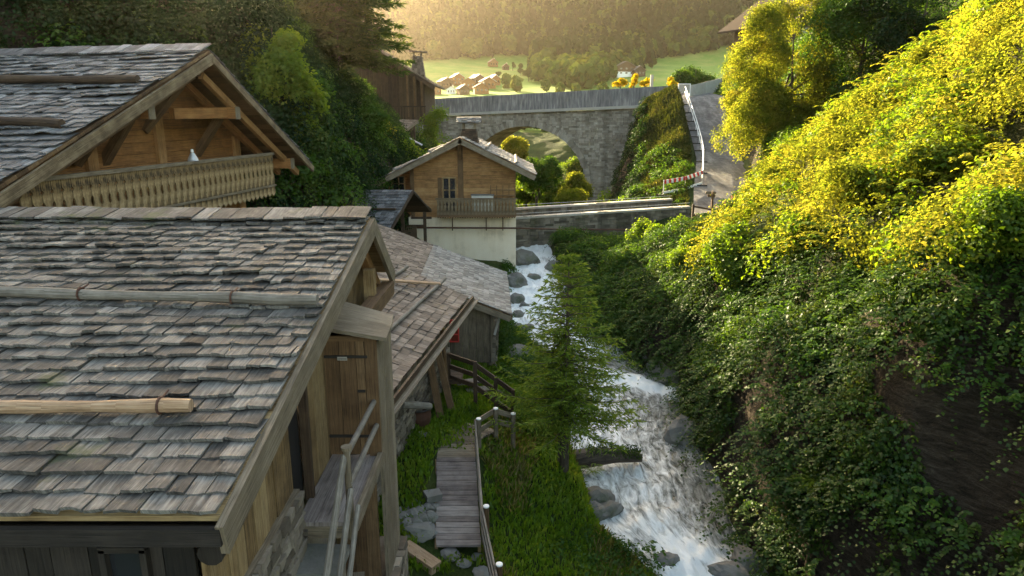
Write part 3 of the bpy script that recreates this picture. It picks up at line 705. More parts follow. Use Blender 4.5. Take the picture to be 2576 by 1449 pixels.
# ================================================================== 4. mill C
mill = thing('mill_building', 'low plank mill with wide shingle roof sloping to the stream', 'mill', (-2, 22, -7.8))
K0 = at_y(1180, 752, 20.5); K1 = at_y(1288, 792, 20.5); K1.y = 20.5
sl = (K1-K0).normalized(); K0 = K1-sl*6.2
Lc = 5.9; UY = V(-.035, 1, 0).normalized()
mb = MB(); shingles(mb, K0, UY, sl, Lc, 3.1, .19, .2, lift=.03, ragged=.01, sag=.02); mb.build('roof', M['shingle_brown'], mill, label='darker upper part of the shingle roof')
mb = MB(); shingles(mb, K0+sl*3.1, UY, sl, Lc, 3.1, .18, .19, lift=.03, ragged=.008, sag=.015); mb.build('roof', M['shingle_pale'], mill, label='paler lower part of the shingle roof')  # lower half of the roof in paler shingles
mb = MB(); roof_deck(mb, K0, UY, sl, Lc, 6.15); mb.build('roof_boarding', M['brown'], mill)
mb = MB(); Nm = UY.cross(sl); Nm = Nm if Nm.z > 0 else -Nm
mb.beam(K1-Nm*.14+V(0, -.03, 0), K0-Nm*.14+V(0, -.03, 0), .05, .17, Nm); mb.build('bargeboard', M['board'], mill)
mb = MB(); mb.beam(K1-Nm*.1+sl*.02, K1+UY*Lc-Nm*.1+sl*.02, .04, .14, Z); mb.build('eaves_board', M['brown'], mill)
YM = 20.85; m0 = at_y(1085, 880, YM); m1 = at_y(1236, 880, YM); rt = lambda x: K1.z+(K1.x-x)*(-sl.z/sl.x)-.16
mb = MB(); vboards(mb, V(m0.x-1.5, YM, 0), V(1,0,0), m1.x-m0.x+1.5, -7.75, lambda u: rt(m0.x-1.5+u), .2, .035, V(0,-1,0)); mb.build('front_boarding', M['board'], mill)
mb = MB(); vboards(mb, V(m1.x, YM, 0), V(0,1,0), 5.0, -7.6, lambda u: rt(m1.x)-.02, .25, .035, V(1,0,0)); mb.build('side_boarding', M['board'], mill)
mb = MB(); masonry(mb, V(m1.x+.12, YM+.02, -9), V(0,1,0), 5.0, 2.0, V(1,0,0), .17, .4, .08); mb.box((m1.x-1.5, YM+2.6, -8.5), (3.1, 5.0, 1.5)); mb.build('stone_base', M['stone'], mill)
c = at_y(1133, 832, YM-.05); mb = MB()
for dx in (-.26, 0, .26): mb.box(c+V(dx, -.01, 0), (.035, .05, .72))
for dz in (-.36, -.12, .12, .36): mb.box(c+V(0, -.013, dz), (.55, .045, .035))
wf = mb.build('window', M['red'], mill); MB().box(c+V(0, .01, 0), (.54, .02, .72)).build('pane', M['redglass'], wf)
mb = MB(); mb.beam(at_y(1240, 842, YM-.0)+V(.05, 0, 0), at_y(1256, 800, YM), .07, .07); mb.build('eaves_bracket', M['cope'], mill)
# staircase in front of it
stw = thing('wooden_staircase', 'short dark wooden staircase with railings in front of the mill', 'staircase', (-1.6, 17.6, -7.6))
pf = at_z(1150, 945, -7.05); mb = MB()
for k in range(5): mb.box(V(pf.x-.5+.0, pf.y-.4+k*.2, -7.08), (1.3, .19, .05), None, .004)
mb.build('platform', M['dark'], stw)
for k, (u, v) in enumerate(((1180, 960), (1205, 980), (1232, 1000))):
    c = at_z(u, v, -7.25-.2*k); MB().box(c, (.72, .30, .05), (V(.95, .3, 0), V(-.3, .95, 0), Z), .006).build('tread', M['pole'], stw)
R_ = [at_z(1128, 893, -6.35), at_z(1195, 915, -6.35), at_z(1290, 985, -7.0)]
for dz in (0, -.32, -.62):
    mb = MB(); mb.beam(R_[0]+Z*dz, R_[1]+Z*dz, .05, .12); mb.build('rail', M['dark'], stw)
    mb = MB(); mb.beam(R_[1]+Z*(dz-.02), R_[2]+Z*dz, .05, .12); mb.build('rail', M['dark'], stw)
for p, h in ((R_[0], 1.5), (R_[1], 1.5), (R_[2], 1.0), (R_[1].lerp(R_[2], .55), 1.1)):
    MB().box(p+Z*(.06-h/2), (.1, .1, h)).build('rail_post', M['dark'], stw)
# ================================================================== 5. balcony chalet on the left
bh = thing('balcony_chalet', 'large chalet with grey shingled roof and pale fretwork balcony in its gable', 'chalet', (-10, 16, -6))
kk = .152; UG = V(kk, 1, 0).normalized(); WL = V(-UG.y, UG.x, 0)          # along the gable, into the house
AP = at_t(525, 124, 15.5); NG = V(UG.y, -UG.x, 0)
RE = hit(786, 412, AP, NG); LE = hit(0, 462, AP, NG)
Dl = (LE-AP).normalized(); Dr = (RE-AP).normalized(); Rl = (LE-AP).length*1.22; Rr = (RE-AP).length
WD = V(-1, .13, -.012).normalized(); L2 = 11
mb = MB(); shingles(mb, AP, WD, Dl, L2, Rl, .25, .225, lift=.055, ragged=.03, sag=.06); shingles(mb, AP, WD, Dr, 6, Rr, .25, .23, lift=.05)
x = 0
while x < L2:
    w = ru(.2, .4); mb.box(AP+WD*(x+w/2)+Dl*.12+Z*(.08+ru(0, .02)), (w-.01, .5, .028), (WD, Dl, WD.cross(Dl)), .008); x += w
mb.build('roof', M['shingle_cool'], bh)
mb = MB(); roof_deck(mb, AP, WD, Dl, L2, Rl-.04); roof_deck(mb, AP, WD, Dr, 6, Rr-.04); mb.build('roof_boarding', M['brown'], bh)
nl = WD.cross(Dl); nl = nl if nl.z > 0 else -nl; nr = WD.cross(Dr); nr = nr if nr.z > 0 else -nr
MB().beam(AP-nl*.2+NG*.04, AP+Dl*Rl-nl*.2+NG*.04, .07, .20, nl).build('bargeboard', M['barge'], bh)
MB().beam(AP-nr*.18+NG*.045+Dr*.1, RE-nr*.18+NG*.045, .07, .16, nr).build('bargeboard', M['barge'], bh)
MB().beam(AP-nr*.42+Dr*.4-NG*.35, RE-nr*.40-NG*.35-Dr*.2, .12, .16, nr).build('rafter', M['amber'], bh)
MB().beam(AP-nr*.42+Dr*.5-NG*.95, RE-nr*.40-NG*.95-Dr*.2, .12, .16, nr).build('rafter', M['warm'], bh)
MB().beam(AP-nl*.45+Dl*.4-NG*.35, AP+Dl*Rl-nl*.45-NG*.35, .12, .16, nl).build('rafter', M['brown'], bh)
onL = lambda u, v, l=.12: hit(u, v, AP, nl)+nl*l
pole(bh, onL(352, 215), onL(-60, 212), .085, M['dark']); pole(bh, onL(162, 327), onL(-60, 316), .085, M['dark'])
# recessed gable wall, 1.2 m behind the balcony front
GW = AP+WL*1.35; s_of = lambda p: (p-AP).dot(UG)
zt = lambda s: (AP.z+s*(RE.z-AP.z)/s_of(RE) if s > 0 else AP.z+s*(LE.z-AP.z)/s_of(LE))-.22
rail_l = hit(40, 462, AP-NG*.3, NG); rail_r = hit(690, 389, AP-NG*.3, NG)
zr = (rail_l.z+rail_r.z)/2; sl_, sr_ = s_of(rail_l), s_of(rail_r)
S0 = sl_-.3; S1 = sr_-.15
zf = zr-1.0
def slope_inv(z, side):
    return s_of(RE)*(z+.22-AP.z)/(RE.z-AP.z) if side > 0 else s_of(LE)*(z+.22-AP.z)/(LE.z-AP.z)
mb = MB(); hboards(mb, GW, UG, zf-2.3, AP.z-.3, lambda z: max(S0-1, slope_inv(z, -1)), lambda z: min(S1, slope_inv(z, 1)), .26, .06, NG); mb.build('gable_wall', M['warm'], bh)
mb = MB(); mb.prism([GW+UG*S1+V(0,0,zf-3-GW.z), GW+UG*S1+WL*8+V(0,0,zf-3-GW.z), GW+UG*S1+WL*8+V(0,0,zr+.3-GW.z), GW+UG*S1+V(0,0,zr+.3-GW.z)], -UG*.12); mb.build('side_wall', M['warm'], bh)
for s in (-2.55, -.35, S1-.15):
    MB().beam(GW+UG*s+NG*.08+V(0,0,zf-2-GW.z), GW+UG*s+NG*.08+V(0,0,min(zt(s)-.1, AP.z-.5)-GW.z), .28, .12, NG).build('wall_post', M['amber'], bh)
def at_gable(u, v, back): return hit(u, v, AP-NG*back, NG)
for (u, v) in ((380, 281), (597, 284), (735, 411)):
    e = at_gable(u, v, .12); MB().beam(e, e-NG*2.2, .2, .28, Z).build('purlin', M['warm'], bh)
    MB().box(e+NG*.012, (.2, .024, .3), (UG, NG, Z)).build('purlin_end', M['board'], bh)
    if u < 700:
        MB().beam(e-NG*.5-Z*.12, e-NG*1.32-Z*1.15, .16, .2, UG).build('brace', M['brown'], bh)
e0 = at_gable(432, 286, .75); e1 = at_gable(600, 284, .3); MB().beam(e0, e1, .16, .24, Z).build('tie_beam', M['warm'], bh)
e = at_gable(505, 175, .35); MB().beam(e, e-NG*1.6, .22, .3, Z).build('ridge_beam', M['brown'], bh)
MB().beam(at_gable(455, 210, .9), at_gable(360, 330, 1.3), .14, .2, NG).build('brace', M['brown'], bh)
MB().beam(at_gable(240, 330, .9), at_gable(185, 410, 1.3), .2, .24, NG).build('brace', M['brown'], bh)
# balcony : fretwork boards whose notched edges meet as ovals
bal_o = AP-NG*.3
H = 1.06; zb = zr-H; Lb = S1-.0-sl_; nbd = 38; bw = Lb/nbd
MB().prism([bal_o+UG*(sl_-.4)+V(0,0,zb+.1-AP.z), bal_o+UG*S1+V(0,0,zb+.1-AP.z), bal_o+UG*S1-NG*1.05+V(0,0,zb+.1-AP.z), bal_o+UG*(sl_-.4)-NG*1.05+V(0,0,zb+.1-AP.z)], (0,0,-.1)).build('balcony_floor', M['warm'], bh)
MB().beam(bal_o+UG*(sl_-.1)+V(0,0,zr+.03-AP.z), bal_o+UG*(S1+.05)+V(0,0,zr+.03-AP.z), .12, .07).build('balcony_rail', M['board'], bh)
MB().beam(bal_o+NG*.04+UG*(sl_-.1)+V(0,0,zb+.22-AP.z), bal_o+NG*.04+UG*(S1+.03)+V(0,0,zb+.22-AP.z), .03, .05).build('balcony_ledge', M['board'], bh)
bal = thing('tmp', '', ''); bpy.data.objects.remove(bal)
frame = MB().beam(bal_o-NG*.05+UG*(sl_-.1)+V(0,0,zr-.1-AP.z), bal_o-NG*.05+UG*S1+V(0,0,zr-.1-AP.z), .05, .1).build('balcony_front', M['balcony'], bh)
def fret(o, w):
    g = .003; half = []
    for z in (0, .22, .24): half.append((g, z))
    for t in range(0, 9):                                     # lower stem slit and round drop
        a = -math.pi/2+math.pi*t/8; half.append((g+.014*math.cos(a), .36+.03*math.sin(a)))
    half.append((g+.002, .44))
    for t in range(0, 11):
        a = -math.pi/2+math.pi*t/10; half.append((g+.04*math.cos(a), .60+.10*math.sin(a)))
    half.append((g, .79)); half.append((g, .82)); half.append((g+.038, .865)); half.append((g, .91)); half.append((g, H))
    pts = [(x, z) for x, z in half]+[(w-x, z) for x, z in reversed(half)]
    saw = [(w*.8, 0), (w*.72, -.05), (w*.6, -.02), (w*.5, -.075), (w*.4, -.02), (w*.28, -.05), (w*.2, 0)]
    return [o+UG*x+Z*z for x, z in pts+saw]
for i in range(nbd):
    mb = MB(); o = bal_o+UG*(sl_+i*bw)+V(0,0,zb-AP.z)+NG*ru(-.003,.003)
    mb.prism(fret(o, bw), NG*.028, UG, Z); mb.build('fretwork_board', M['balcony'], frame)
mb = MB(); c = GW+NG*.07+UG*(S1-1.6)+V(0,0,zf-.9-GW.z)
for s in (-.45, .45): mb.box(c+UG*s, (.45, .05, .9), (UG, NG, Z))
wn = mb.build('shutter', M['brown'], bh); MB().box(c, (.44, .03, .84), (UG, NG, Z)).build('window', M['glass'], bh)
# little conical lamp on the rail
lp = at_gable(486, 404, .3); lp.z = zr+.065
lamp = thing('lamp', 'small pale conical lamp standing on the fretwork balcony rail', 'lamp', lp)
MB().tube([lp, lp+Z*.05, lp+Z*.16, lp+Z*.2], [.12, .11, .05, .03], 14).build('lamp_shade', M['zinc'], lamp, smooth=True)
MB().tube([lp+Z*.2, lp+Z*.26], [.035, .025], 10).build('lamp_cap', M['white'], lamp)

# ================================================================== 6. small dark shed D
sd_ = thing('dark_shed', 'small open sided shed with dark shingle roof beside the white walled chalet', 'shed', (-6.5, 28, -6.4))
ka = V(.22, 1, 0).normalized(); ra = at_y(1038, 478, 29.6); rb = at_y(800, 478, 30.3); ea = at_y(968, 597, 26.9)
u_ = (rb-ra).normalized(); d_ = (ea-ra); 
mb = MB(); shingles(mb, ra, u_, d_, (rb-ra).length, d_.length, .2, .2, lift=.035, ragged=.01); d2 = V(-d_.x, -d_.y, d_.z); shingles(mb, ra, u_, d2, (rb-ra).length, 2.4, .2, .2, lift=.03); mb.build('roof', M['shingle_dark'], sd_)
mb = MB(); roof_deck(mb, ra, u_, d_, (rb-ra).length, d_.length-.05); roof_deck(mb, ra, u_, d2, (rb-ra).length, 2.35); mb.build('roof_boarding', M['dark'], sd_)
nd = u_.cross(d_.normalized()); nd = nd if nd.z > 0 else -nd
MB().beam(ra-nd*.08-u_*.03, ea-nd*.08-u_*.03, .04, .12, nd).build('bargeboard', M['dark'], sd_)
pole(sd_, ra.lerp(ea, .45)+nd*.07+u_*.2, ra.lerp(ea, .45)+nd*.07+u_*3.6, .05, M['dark'])
for p in (ea+u_*.35+Z*0, ea+u_*3.2, ra+u_*.5-Z*.2, ra+d2.normalized()*2.2+u_*.3): MB().beam(V(p.x, p.y, -7), V(p.x, p.y, p.z-.12), .14, .14).build('post', M['dark'], sd_)
MB().prism([V(x, y, -7) for x, y in [tuple((ra+u_*.6+d_*.75)[:2]), tuple((ra+u_*.6+d2*.6)[:2]), tuple((rb+d2*.6)[:2]), tuple((rb+d_*.75)[:2])]], (0, 0, 2.0)).build('board_wall', M['dark'], sd_)

# ================================================================== 7. chalet with the white wall
ch = thing('white_walled_chalet', 'wooden chalet with balcony on a tall white rendered wall above the stream', 'chalet', (-2.4, 36, -8))
YF = 34.0; YR = 33.1; DEP = 7.2
ap = at_y(1157, 346, YR); le = at_y(930, 464, YR); re = at_y(1350, 441, YR); UYc = V(0, 1, 0)
for nm, e in (('l', le), ('r', re)):
    pass
mb = MB(); shingles(mb, ap, UYc, le-ap, DEP, (le-ap).length, .22, .23, lift=.045, ragged=.02); shingles(mb, ap, UYc, re-ap, DEP, (re-ap).length, .22, .23, lift=.045, ragged=.02); mb.build('roof', M['shingle_pale'], ch)
mb = MB(); roof_deck(mb, ap, UYc, le-ap, DEP, (le-ap).length-.03, .06); roof_deck(mb, ap, UYc, re-ap, DEP, (re-ap).length-.03, .06); mb.build('roof_boarding', M['warm'], ch)
for e in (le, re):
    dn = (e-ap).normalized(); nn = UYc.cross(dn); nn = nn if nn.z > 0 else -nn
    MB().beam(ap-nn*.15-V(0,.03,0), e-nn*.15-V(0,.03,0), .05, .24, nn).build('bargeboard', M['board'], ch)
    for f, w in ((.33, .9), (.72, .8)):
        a = ap.lerp(e, f)+nn*.1; pole(ch, a+V(0, .05, 0), a+V(0, DEP-.4, 0), .07, M['pole'])
fl = lambda x: (ap.z+(x-ap.x)*(le.z-ap.z)/(le.x-ap.x) if x < ap.x else ap.z+(x-ap.x)*(re.z-ap.z)/(re.x-ap.x))-.2
xl_, xr_ = at_y(1036, 500, YF).x, at_y(1297, 500, YF).x; zwd = at_y(1200, 546, YF).z; zsp = -8.4
inv = lambda z, e: ap.x+(z+.2-ap.z)*(e.x-ap.x)/(e.z-ap.z)
mb = MB(); hboards(mb, V(0, YF, 0), V(1,0,0), zwd, ap.z-.25, lambda z: max(xl_, inv(z, le)), lambda z: min(xr_, inv(z, re)), .21, .05, V(0,-1,0)); mb.build('gable_wall', M['amber'], ch)
mb = MB(); mb.box((xr_-.06, YF+3.3, (zwd+fl(xr_))/2), (.1, 6.4, fl(xr_)-zwd)); mb.build('side_wall', M['amber'], ch)
x2 = at_y(958, 470, YF).x
mb = MB(); hboards(mb, V(0, YF+.9, 0), V(1,0,0), zwd-.6, fl(xl_)-.02, lambda z: max(x2, inv(z, le)), lambda z: xl_+.1, .21, .05, V(0,-1,0)); mb.build('side_bay', M['warm'], ch)
mr = NT('white_render'); o_ = mr.obj(); n1 = mr.noise(o_, .7, 5, .65); n2 = mr.noise(mr.vmul(o_, (3, 3, .35)), 1, 4, .6)
colr = mr.ramp(mr.math('ADD', mr.math('MULTIPLY', n1, .6), mr.math('MULTIPLY', n2, .4)), [(.33, (.46, .37, .26)), (.5, (.74, .62, .47)), (.7, (.80, .70, .56))])
mr.princ(colr, .9, mr.bump(n1, .3, .03), .2); M['render'] = mr.m
xw0 = at_y(1030, 600, YF).x
MB().box(((xw0+xr_+.02)/2, YF+3.2, (zwd-.02+zsp)/2), (xr_+.02-xw0, 6.4, zwd-.02-zsp)).build('rendered_wall', M['render'], ch)
for u in (1158, 1036):
    x = at_y(u, 450, YF).x; MB().box((x+.02, YF-.08, (zwd+fl(x))/2), (.26 if u > 1100 else .18, .1, fl(x)-zwd)).build('wall_post', M['brown'], ch)
x = at_y(1158, 380, YF).x; MB().beam(V(x, YF-.85, fl(x)-.05), V(x, YF, fl(x)-.9), .14, .16, V(1,0,0)).build('brace', M['brown'], ch)
MB().beam(V(x, YF-.9, fl(x)-.02), V(x, YF+.3, fl(x)-.02), .16, .2).build('ridge_beam', M['brown'], ch)
# door, windows
d0, d1 = at_y(1114, 447, YF-.05), at_y(1146, 447, YF-.05); zd0 = at_y(1130, 540, YF).z
mb = MB()
for xx in (d0.x, d1.x, (d0.x+d1.x)/2): mb.box((xx, YF-.07, (d0.z+zd0)/2), (.07, .07, d0.z-zd0))
for k in (0, .33, .62, 1): mb.box(((d0.x+d1.x)/2, YF-.072, d0.z+(zd0-d0.z)*k), (d1.x-d0.x+.06, .065, .07))
dr = mb.build('door', M['plank'], ch); MB().box(((d0.x+d1.x)/2, YF-.055, (d0.z+zd0)/2), (d1.x-d0.x, .02, d0.z-zd0)).build('door_pane', M['glass'], dr)
MB().box((d0.x-.16, YF-.06, (d0.z+zd0)/2), (.2, .05, d0.z-zd0)).build('shutter', M['brown'], ch)
c = at_y(1003, 462, YF+.82); mb = MB()
for dx in (-.3, 0, .3): mb.box(c+V(dx, 0, 0), (.06, .06, .75))
for dz in (-.36, 0, .36): mb.box(c+V(0, -.003, dz), (.66, .055, .05))
wn = mb.build('window', M['plank'], ch); MB().box(c+V(0, .03, 0), (.62, .02, .74)).build('pane', M['glass'], wn)
# balcony
b0, b1 = at_y(1098, 500, YF-.9), at_y(1299, 500, YF-.9); zr2 = b0.z; zb2 = at_y(1200, 543, YF-.9).z; yb = YF-.9
bf = MB().box(((b0.x+b1.x)/2, YF-.45, zb2+.05), (b1.x-b0.x, .9, .08)).build('balcony_floor', M['board'], ch)
mb = MB(); mb.box(((b0.x+b1.x)/2, yb, zr2), (b1.x-b0.x+.1, .1, .06)); mb.box(((b0.x+b1.x)/2, yb+.02, zb2+.17), (b1.x-b0.x, .06, .06)); br = mb.build('balcony_rail', M['barge'], ch)
n = 23; w = (b1.x-b0.x)/n
for i in range(n):
    x = b0.x+(i+.5)*w; h = zr2-.04-zb2
    f = lambda s, z: V(x+s*w*.5, yb-.03, zb2+z)
    pts = [f(-.93, 0), f(.93, 0), f(.93, .25*h), f(.62, .38*h), f(.8, .55*h), f(.42, .72*h), f(.86, .86*h), f(.86, h), f(-.86, h), f(-.86, .86*h), f(-.42, .72*h), f(-.8, .55*h), f(-.62, .38*h), f(-.93, .25*h)]
    MB().prism(pts, (0, .03, 0), V(1,0,0), Z).build('baluster', M['barge'], br)
mb = MB(); s = b0.x
pts = []
k = 0
while s < b1.x: pts.append(V(s, yb-.06, zb2-.06-.05*(k % 2))); s += .06; k += 1
mb.prism(pts+[V(b1.x, yb-.06, zb2+.06), V(b0.x, yb-.06, zb2+.06)], (0, .02, 0), V(1,0,0), Z); mb.build('balcony_skirt', M['brown'], ch)
# chimney
cb = at_y(1181, 356, 35.6); cy = 35.6; zt_ = at_y(1180, 325, cy).z; zc = at_y(1180, 311, cy).z
cw0, cw1 = .42, .30; zb_ = cb.z-.6
mb = MB(); hh = zt_-zb_; nr_ = 14
for i in range(nr_):
    t = i/nr_; w = cw0+.16+(cw1-cw0-.12)*t; z = zb_+hh*(i+.5)/nr_
    for sx in range(4):
        for face in ((0,-1),(1,0),(0,1),(-1,0)):
            a = (sx+.5)/4*2-1
            px_, py_ = (a*w, -w) if face == (0,-1) else (w, a*w) if face == (1,0) else (a*w, w) if face == (0,1) else (-w, a*w)
            mb.box((cb.x+px_*.96, cy+py_*.96, z), (w*.52 if face[0] == 0 else .03, .03 if face[0] == 0 else w*.52, hh/nr_*1.25), None, .008)
mb.box((cb.x, cy, zb_+hh*.5), (cw1*1.5, cw1*1.5, hh)); mb.build('chimney', M['dark'], ch)
mb = MB()
for sx in (-1, 1):
    for sy in (-1, 1): mb.box((cb.x+sx*cw1*.95, cy+sy*cw1*.95, (zt_+zc)/2+.04), (.1, .1, zc-zt_+.1))
cp = mb.build('chimney_post', M['board'], ch)
mb = MB(); shingles(mb, V(cb.x-.62, cy, zc+.32), V(1,0,0), V(0,-.75,-.3), 1.24, .72, .2, .16, lift=.04); shingles(mb, V(cb.x-.62, cy, zc+.32), V(1,0,0), V(0,.75,-.3), 1.24, .72, .2, .16, lift=.04)
mb.prism([V(cb.x-.58, cy-.62, zc+.02), V(cb.x-.58, cy+.62, zc+.02), V(cb.x-.58, cy, zc+.29)], (1.16, 0, 0)); mb.build('chimney_cap', M['shingle_pale'], ch)
# things on the balcony
def lay(u, v, y): return at_y(u, v, y)
c = lay(1214, 493, YF-.6); t_ = thing('storage_box', 'low grey lidded box standing on the chalet balcony', 'box', V(c.x, c.y, zb2+.1))
MB().box(V(c.x, c.y, (zr2+zb2)/2+.12), (1.05, .4, zr2-zb2-.0)).build('box_body', M['zinc'], t_); MB().box(V(c.x, c.y, zr2+.15), (1.12, .45, .05)).build('lid', M['slab'], t_)
c = lay(1265, 485, YF-.35); t_ = thing('wooden_rack', 'thin wooden rack leaning on the wall at the balcony end', 'rack', V(c.x, c.y, zb2+.1))
mb = MB()
for dx in (-.6, -.3, 0, .3, .6): mb.box(V(c.x+dx, c.y, (zr2+zb2)/2+.28), (.035, .035, 1.45))
mb.box(V(c.x, c.y-.003, zr2+.36), (1.25, .04, .04)); mb.box(V(c.x, c.y-.003, zr2+.1), (1.25, .04, .04)); mb.build('rack_frame', M['brown'], t_)
# pipe along the white wall and the low bridge
pp = thing('water_pipe', 'long thin dark pipe hung along the white wall and the low bridge', 'pipe', (-1, 33.4, -5.6))
zp = at_y(1200, 574, 33.5).z
MB().tube([V(at_y(1036, 570, 33.5).x, 33.5, zp+.03), V(at_y(1300, 574, 33.5).x, 33.5, zp), at_y(1420, 577, 37.2), at_y(1592, 578, 37.6)], .045, 8).build('pipe', M['rust'], pp)
for u in (1138, 1223, 1265):
    x = at_y(u, 550, 33.55).x; MB().tube([V(x, 33.55, zb2), V(x, 33.5, zp-.12)], .025, 6).build('hanger', M['rust'], pp)
for u, v, l in ((1046, 568, .5), (1060, 548, .3)):
    c = at_y(u, v, 33.4); o = MB().box(c, (1.0, .12, .1)).build('timber_end', M['dark'], pp)

# ================================================================== 8. low stone bridge
lb = thing('low_stone_bridge', 'low stone bridge with pale coping walls beside the white walled chalet', 'bridge', (5, 40, -8))
n0 = at_y(1297, 547, 37.8); n1_ = at_y(1737, 519, 39.4); f0 = at_y(1297, 524, 42.2); f1 = at_y(1692, 500, 44.5)
for (a, b, hgt, mt) in ((n0, n1_, 3.6, 'mstone'), (f0, f1, 2.6, 'mstone')):
    U = (b-a); U.z = 0; Lx = U.length; U.normalize(); N_ = V(U.y, -U.x, 0)
    mb = MB(); sl2 = (b.z-a.z)/Lx
    masonry(mb, V(a.x, a.y, a.z-hgt), U, Lx, hgt+.5, N_, .17, .38, .05, .2, top=lambda u: hgt+sl2*u-.06)
    mb.prism([V(a.x, a.y, a.z-hgt-.5)-N_*.1, V(b.x, b.y, a.z-hgt-.5)-N_*.1, V(b.x, b.y, b.z-.12)-N_*.1, V(a.x, a.y, a.z-.12)-N_*.1], -N_*.3)
    mb.build('parapet', M[mt], lb)
    mb = MB(); k = 0
    while k < Lx:
        w = min(ru(.9, 1.5), Lx-k); p = a.lerp(b, k/Lx); q = a.lerp(b, (k+w-.012)/Lx); mb.beam(p-N_*.17-Z*.05, q-N_*.17-Z*.05, .46, .11, Z, 0, .006); k += w
    mb.build('coping', M['cope'], lb)
    MB().tube([a+Z*.18-N_*.15, a.lerp(b, .5)+Z*.16-N_*.15, b+Z*.18-N_*.15], .012, 6).build('cable_rail', M['zinc'], lb)
MB().prism([V(n0.x, n0.y+.3, n0.z-.75), V(n1_.x, n1_.y+.3, n1_.z-.6), V(f1.x+1, f1.y, f1.z-.35), V(f0.x, f0.y, f0.z-.75)], (0, 0, -.4)).build('bridge_deck', M['gravel'], lb)

# ================================================================== 9. big arch bridge
ab = thing('arch_bridge', 'tall stone arch bridge with long grey parapet across the gorge', 'bridge', (2, 72, -11))
pr = at_t(1666, 217, 66.5); plf = at_t(1045, 251, 80)
U = V(plf.x-pr.x, plf.y-pr.y, 0); LB = U.length; U.normalize(); N_ = V(-U.y, U.x, 0)
if N_.y > 0: N_ = -N_
top = lambda s: pr.z+(plf.z-pr.z)*s/LB
def hb(u, v, off=0): return hit(u, v, V(pr.x, pr.y, 0)+N_*off, N_)
sb = lambda p: (p-pr).dot(U)
PH = at_t(1666, 217, 66.5).z-at_t(1666, 262, 66.5).z
arch_r = sb(hb(1470, 470)); arch_a = sb(hb(1320, 318)); zap = hb(1320, 318).z
ARX = (arch_a-arch_r)*1.02; ARZ = zap-hb(1470, 470).z; zc_ = zap-ARZ; sc = arch_a
def arch_z(s):
    d = abs(s-sc)/ARX
    return zc_+ARZ*math.sqrt(1-d*d) if d < 1 else -99
zbase = -12.0
P0 = V(pr.x, pr.y, 0)
mb = MB(); S0b, S1b = -1.0, LB+3
masonry(mb, P0+U*S0b+Z*zbase, U, S1b-S0b, 17, N_, .2, .46, .06, .3, top=lambda u: top(u+S0b)-PH-.3-zbase, skip=lambda u, z: (z+zbase < arch_z(u+S0b)+.35) if abs(u+S0b-sc) < ARX+.35 else False)
# solid core with the arch cut through : columns of blocks
n = 60; DW = 4.5
for i in range(n):
    s0 = S0b+(S1b-S0b)*i/n; s1 = S0b+(S1b-S0b)*(i+1)/n; b0_ = max(arch_z(s0), arch_z(s1), zbase) if abs((s0+s1)/2-sc) < ARX else zbase
    bb0 = arch_z(s0) if abs(s0-sc) < ARX else (b0_ if abs((s0+s1)/2-sc) >= ARX else zc_); bb1 = arch_z(s1) if abs(s1-sc) < ARX else (b0_ if abs((s0+s1)/2-sc) >= ARX else zc_)
    bb0 = max(bb0, zbase); bb1 = max(bb1, zbase)
    a = P0+U*s0-N_*.12; b = P0+U*s1-N_*.12
    mb.prism([V(a.x, a.y, bb0+.06), V(b.x, b.y, bb1+.06), V(b.x, b.y, top(s1)-PH-.3), V(a.x, a.y, top(s0)-PH-.3)], -N_*DW)
# pillar under springing to the right is part of the wall ; voussoirs
mb.build('spandrel_wall', M['bstone'], ab)
mb = MB(); nv = 74
for i in range(nv):
    t = math.pi*(i+.5)/nv; t2 = math.pi/nv
    c = P0+U*(sc-math.cos(t)*(ARX+.32))+Z*(zc_+math.sin(t)*(ARZ+.32)); rad_ = (U*(-math.cos(t)*ARX)+Z*(math.sin(t)*ARZ)).normalized(); tg = rad_.cross(N_)
    mb.box(c-N_*.18, (.62+ru(-.05,.08), .6, math.pi*ARX/nv*.96), (rad_, N_, tg), .012)
mb.build('arch_ring', M['bstone'], ab)
for s_leg in (1,):
    pass
mb = MB(); a = P0+U*S0b; 
mb.beam(V(*(P0+U*S0b)[:2], top(S0b)-PH-.15)+N_*.05, V(*(P0+U*S1b)[:2], top(S1b)-PH-.15)+N_*.05, .5, .28); mb.build('string_course', M['cope'], ab)
mg = NT('grey_streaked_parapet'); o_ = mg.obj(); n1 = mg.noise(mg.vmul(o_, (5, 5, .7)), 1, 4, .65); n2 = mg.noise(o_, .5, 3, .5)
cg = mg.ramp(mg.math('ADD', mg.math('MULTIPLY', n1, .75), mg.math('MULTIPLY', n2, .25)), [(.36, (.10, .098, .105)), (.5, (.17, .165, .17)), (.64, (.30, .29, .28))]); mg.princ(cg, .85, mg.bump(n1, .4, .04), .3); M['parapet'] = mg.m
mb = MB(); k = -1.0
while k < LB+3:
    w = min(3.0, LB+3-k); p = P0+U*k; q = P0+U*(k+w-.01)
    mb.prism([V(p.x, p.y, top(k)-PH), V(q.x, q.y, top(k+w)-PH), V(q.x, q.y, top(k+w)), V(p.x, p.y, top(k))], -N_*.4, U, Z); k += w
mb.build('parapet', M['parapet'], ab)
mb = MB(); p = P0-N_*4.2
for s0, s1 in ((-1.0, LB+3),):
    a = p+U*s0; b = p+U*s1; mb.prism([V(a.x, a.y, top(s0)-PH), V(b.x, b.y, top(s1)-PH), V(b.x, b.y, top(s1)-.1), V(a.x, a.y, top(s0)-.1)], -N_*.4, U, Z)
mb.build('parapet', M['parapet'], ab)

